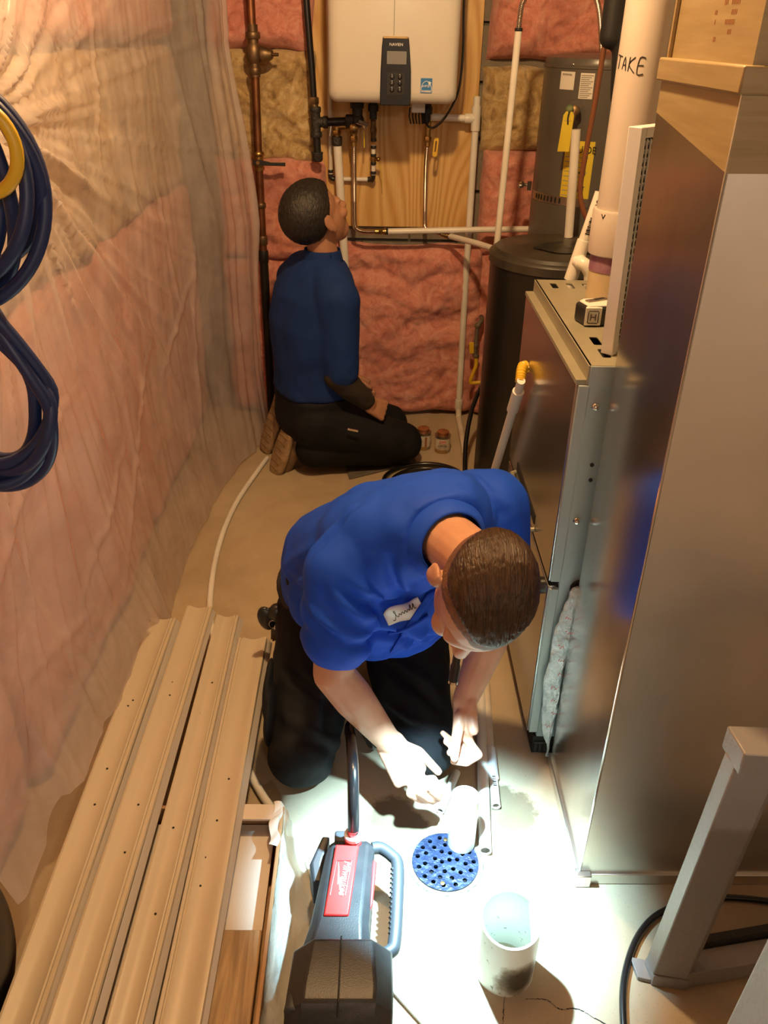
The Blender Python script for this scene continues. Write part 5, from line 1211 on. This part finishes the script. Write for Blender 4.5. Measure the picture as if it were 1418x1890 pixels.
# keys on the hip
kh = thing('key_clip', 'black key pouch and keys hanging from the belt of the man in front', 'keys', (-.245,1.70,.25))
b = MB(); b.ell((-.262,1.71,.245), (.022,0,.005), (0,.014,0), (-.008,0,.036)); b.ell((-.235,1.71,.265), (.02,0,0), (0,.02,0), (0,0,.025)); organic(b, 'pouch', M['black'], kh, .003, 3)
for i in range(5): MB().obox((-.246+i*.004,1.694-.002*i,.208-.004*(i % 2)), (.004,.002,0), (0,.0008,0), (.001,0,.017)).build('key', M['can'], kh)
MB().tube([(-.243+.010*math.cos(t),1.695,.238+.012*math.sin(t)) for t in [2*math.pi*i/16 for i in range(16)]], .0014, 6, closed=True).build('key_ring', M['chrome'], kh)
# small torch held in the mouth
tc = thing('pocket_torch', 'slim black pocket torch pointing down from the mouth of the man in front', 'torch', (.150,1.135,.54))
t0, t1 = V((.160,1.150,.655)), V((.151,1.133,.548)); td = (t1-t0)
MB().lathe(t0, [(.0070,0),(.0078,.002),(.0078,.03),(.0072,.032),(.0072,.07),(.0090,.075),(.0090,td.length)], 18, td).build('barrel', M['black'], tc)
MB().lathe(t1, [(.0093,-.004),(.0093,.001),(.0075,.001)], 18, td).build('rim', M['chrome'], tc)

# ---------------------------------------------------------------- man at the back
pb = thing('person', 'man in a navy work shirt kneeling by the back wall, looking up at the heater', 'person', (-.2,3.08,0))
fw = V((.86,.50,0)).normalized(); rt = V((fw.y,-fw.x,0))
B0 = V((-.235,3.075,0))
GC = V((-.206,3.06,.970)); GU = V((-.42,-.26,.87)).normalized(); GF0 = V((.60,.62,.50)); GF = (GF0-GU*GF0.dot(GU)).normalized(); GR = GF.cross(GU).normalized()
bspine = [(B0+V((.0,0,.23)),.165,.135), (B0+V((0,0,.33)),.165,.130), (B0+V((.0,0,.45)),.172,.128), (B0+V((.005,0,.60)),.195,.130), (B0+V((.018,0,.71)),.200,.120), (B0+V((.035,0,.785)),.165,.095), (B0+V((.048,0,.83)),.095,.075), (B0+V((.055,0,.86)),.065,.060)]
def btorso(b, k=1.0, sl=slice(None)):
    S = bspine[sl]; b.loft([(c, rt*a*k, fw*d*k) for c, a, d in S], 32, 2.3)
bsR, bsL = B0+V((.02,0,.722))+rt*.172, B0+V((.02,0,.722))-rt*.150
beR, beL = V((-.118,2.93,.430)), V((-.20,3.27,.44))
bwR, bwL = V((-.010,2.985,.305)), V((-.08,3.24,.30))
b = MB(); head_prims(b, GC, GR, GF, GU, 1.08)
b.limb([B0+V((.055,0,.83)), GC-GU*.06-GF*.015], [.056,.052], 18)
btorso(b, .8, slice(1, 8))
b.limb([bsR, beR], [.048,.040]); b.limb([beR, beR.lerp(bwR,.35), bwR], [.040,.041,.028])
b.limb([bsL, beL], [.048,.040]); b.limb([beL, beL.lerp(bwL,.35), bwL], [.040,.041,.028])
hand(b, bwR, (.048,3.008,.268), (.1,.5,.86), (.4,.5,-.75), [(.052,3.060,.252),(.045,3.058,.240),(.040,3.054,.226),(.034,3.046,.214)], [(.012,3.00,.30),(.040,3.028,.300),(.060,3.052,.285)])
hand(b, bwL, (-.030,3.235,.272), (.1,.5,.86), (.4,-.5,-.75), [(.012,3.22,.258),(.010,3.22,.245),(.004,3.22,.232),(-.004,3.22,.222)], [(-.06,3.225,.305),(-.03,3.21,.298),(-.005,3.205,.285)])
organic(b, 'body', M['skin2'], pb, .0042, 4, .5)
def bk(r, f, u):
    return u-(-.93 if f < -.3 else lerp(-.93, .36, min(1, (f+.3)/.95)))-(.25*max(0, abs(r)-.6) if f > -.1 else 0)
hair_shell(GC, GR, GF, GU, 1.08, bk, M['hairblk'], pb, grow=1.12)
b = MB(); btorso(b, 1.06, slice(1, 7))
b.limb([B0+V((.04,0,.80)), B0+V((.03,0,.765))+rt*.10, bsR, bsR.lerp(beR,.9)], [.075,.080,.082,.068], 18); b.limb([B0+V((.04,0,.80)), B0+V((.03,0,.765))-rt*.09, bsL, bsL.lerp(beL,.9)], [.075,.078,.080,.066], 18)
b.ell(B0+V((0,0,.345)), rt*.178, fw*.142, V((0,0,.05)))
organic(b, 'work_shirt', M['shirt2'], pb, .0068, 10, .5, folds(11, .0105, (14,14,8)))
b = MB(); c0 = B0+V((.050,0,.842))
b.grid(lambda u, v: c0+rt*math.cos(2*math.pi*u)*(.068+.012*v)+fw*math.sin(2*math.pi*u)*(.064+.010*v)+V((0,0,.024-.040*v)), 41, 6)
o = b.build('collar', M['shirt2'], pb, angle=180); sm = o.modifiers.new('t', 'SOLIDIFY'); sm.thickness = .003
for (e, w2) in ((beR,bwR), (beL,bwL)):
    b = MB(); b.limb([e.lerp(w2,-.12), e.lerp(w2,.3), e.lerp(w2,.86)], [.052,.050,.037], 16); organic(b, 'undersleeve', M['under'], pb, .005, 3, .5, folds(13, .004, (30,30,30)))
b = MB(); btorso(b, 1.02, slice(0, 2)); b.ell(B0+V((.0,0,.225)), rt*.175, fw*.145, V((0,0,.115)))
lf = V((.96,.28,0)); lr = V((.28,-.96,0))
for s in (1,-1):
    h = B0+V((0,0,.225))+lr*.085*s; k2 = B0+lf*.345+lr*.095*s+V((0,0,.098)); a = B0-lf*.02+lr*.09*s+V((0,0,.105))
    b.limb([h, h.lerp(k2,.5), k2], [.112,.102,.083], 18); b.limb([k2+V((-.01,0,-.012)), k2.lerp(a,.5), a], [.078,.082,.070], 18)
organic(b, 'trousers', M['pants'], pb, .0068, 5, .5, folds(17, .008, (10,10,10)))
b = MB(); b.obox((-.07,2.895,.235), (.020,.004,-.006), (0,.003,0), (.001,0,.0035)); b.build('pocket_knife', M['chrome'], pb, bevel=.001)
for s, off in ((1, V((0,0,0))), (-1, V((-.012,.02,.012)))):
    base = B0+lr*.085*s+off; toe = base+V((-.178,0,.014)); heel = base+V((-.090,0,.285)); up = (heel-toe).normalized(); nb = V((.78,.52,0)); nb = (nb-up*nb.dot(up)).normalized(); wd = up.cross(nb)
    bt = None
    b = MB(); prof = [(-.02,.030),(.01,.040),(.06,.046),(.12,.042),(.17,.036),(.23,.038),(.265,.030)]
    rings = [(toe+up*t+nb*.010, wd*w2*1.12, nb*.017) for t, w2 in prof]
    b.loft(rings, 24, 2.6); so = organic(b, 'boot_sole', M['sole'], pb, .004, 2)
    for i in range(9):
        q = MB(); t = .005+i*.029; c1 = toe+up*t-nb*.0055; ww = .030 if t < .02 or t > .24 else .036
        q.tube([c1-wd*ww*.8, c1-nb*.0015+up*.004, c1+wd*ww*.8], .0022, 6); q.build('tread', M['bootupper'], so)
    b = MB(); b.limb([toe+up*.02+nb*.045, toe+up*.10+nb*.060, heel-up*.05+nb*.055, heel-up*.01+nb*.10], [.036,.045,.042,.048], 16); organic(b, 'boot_upper', M['bootupper'], pb, .005, 3)
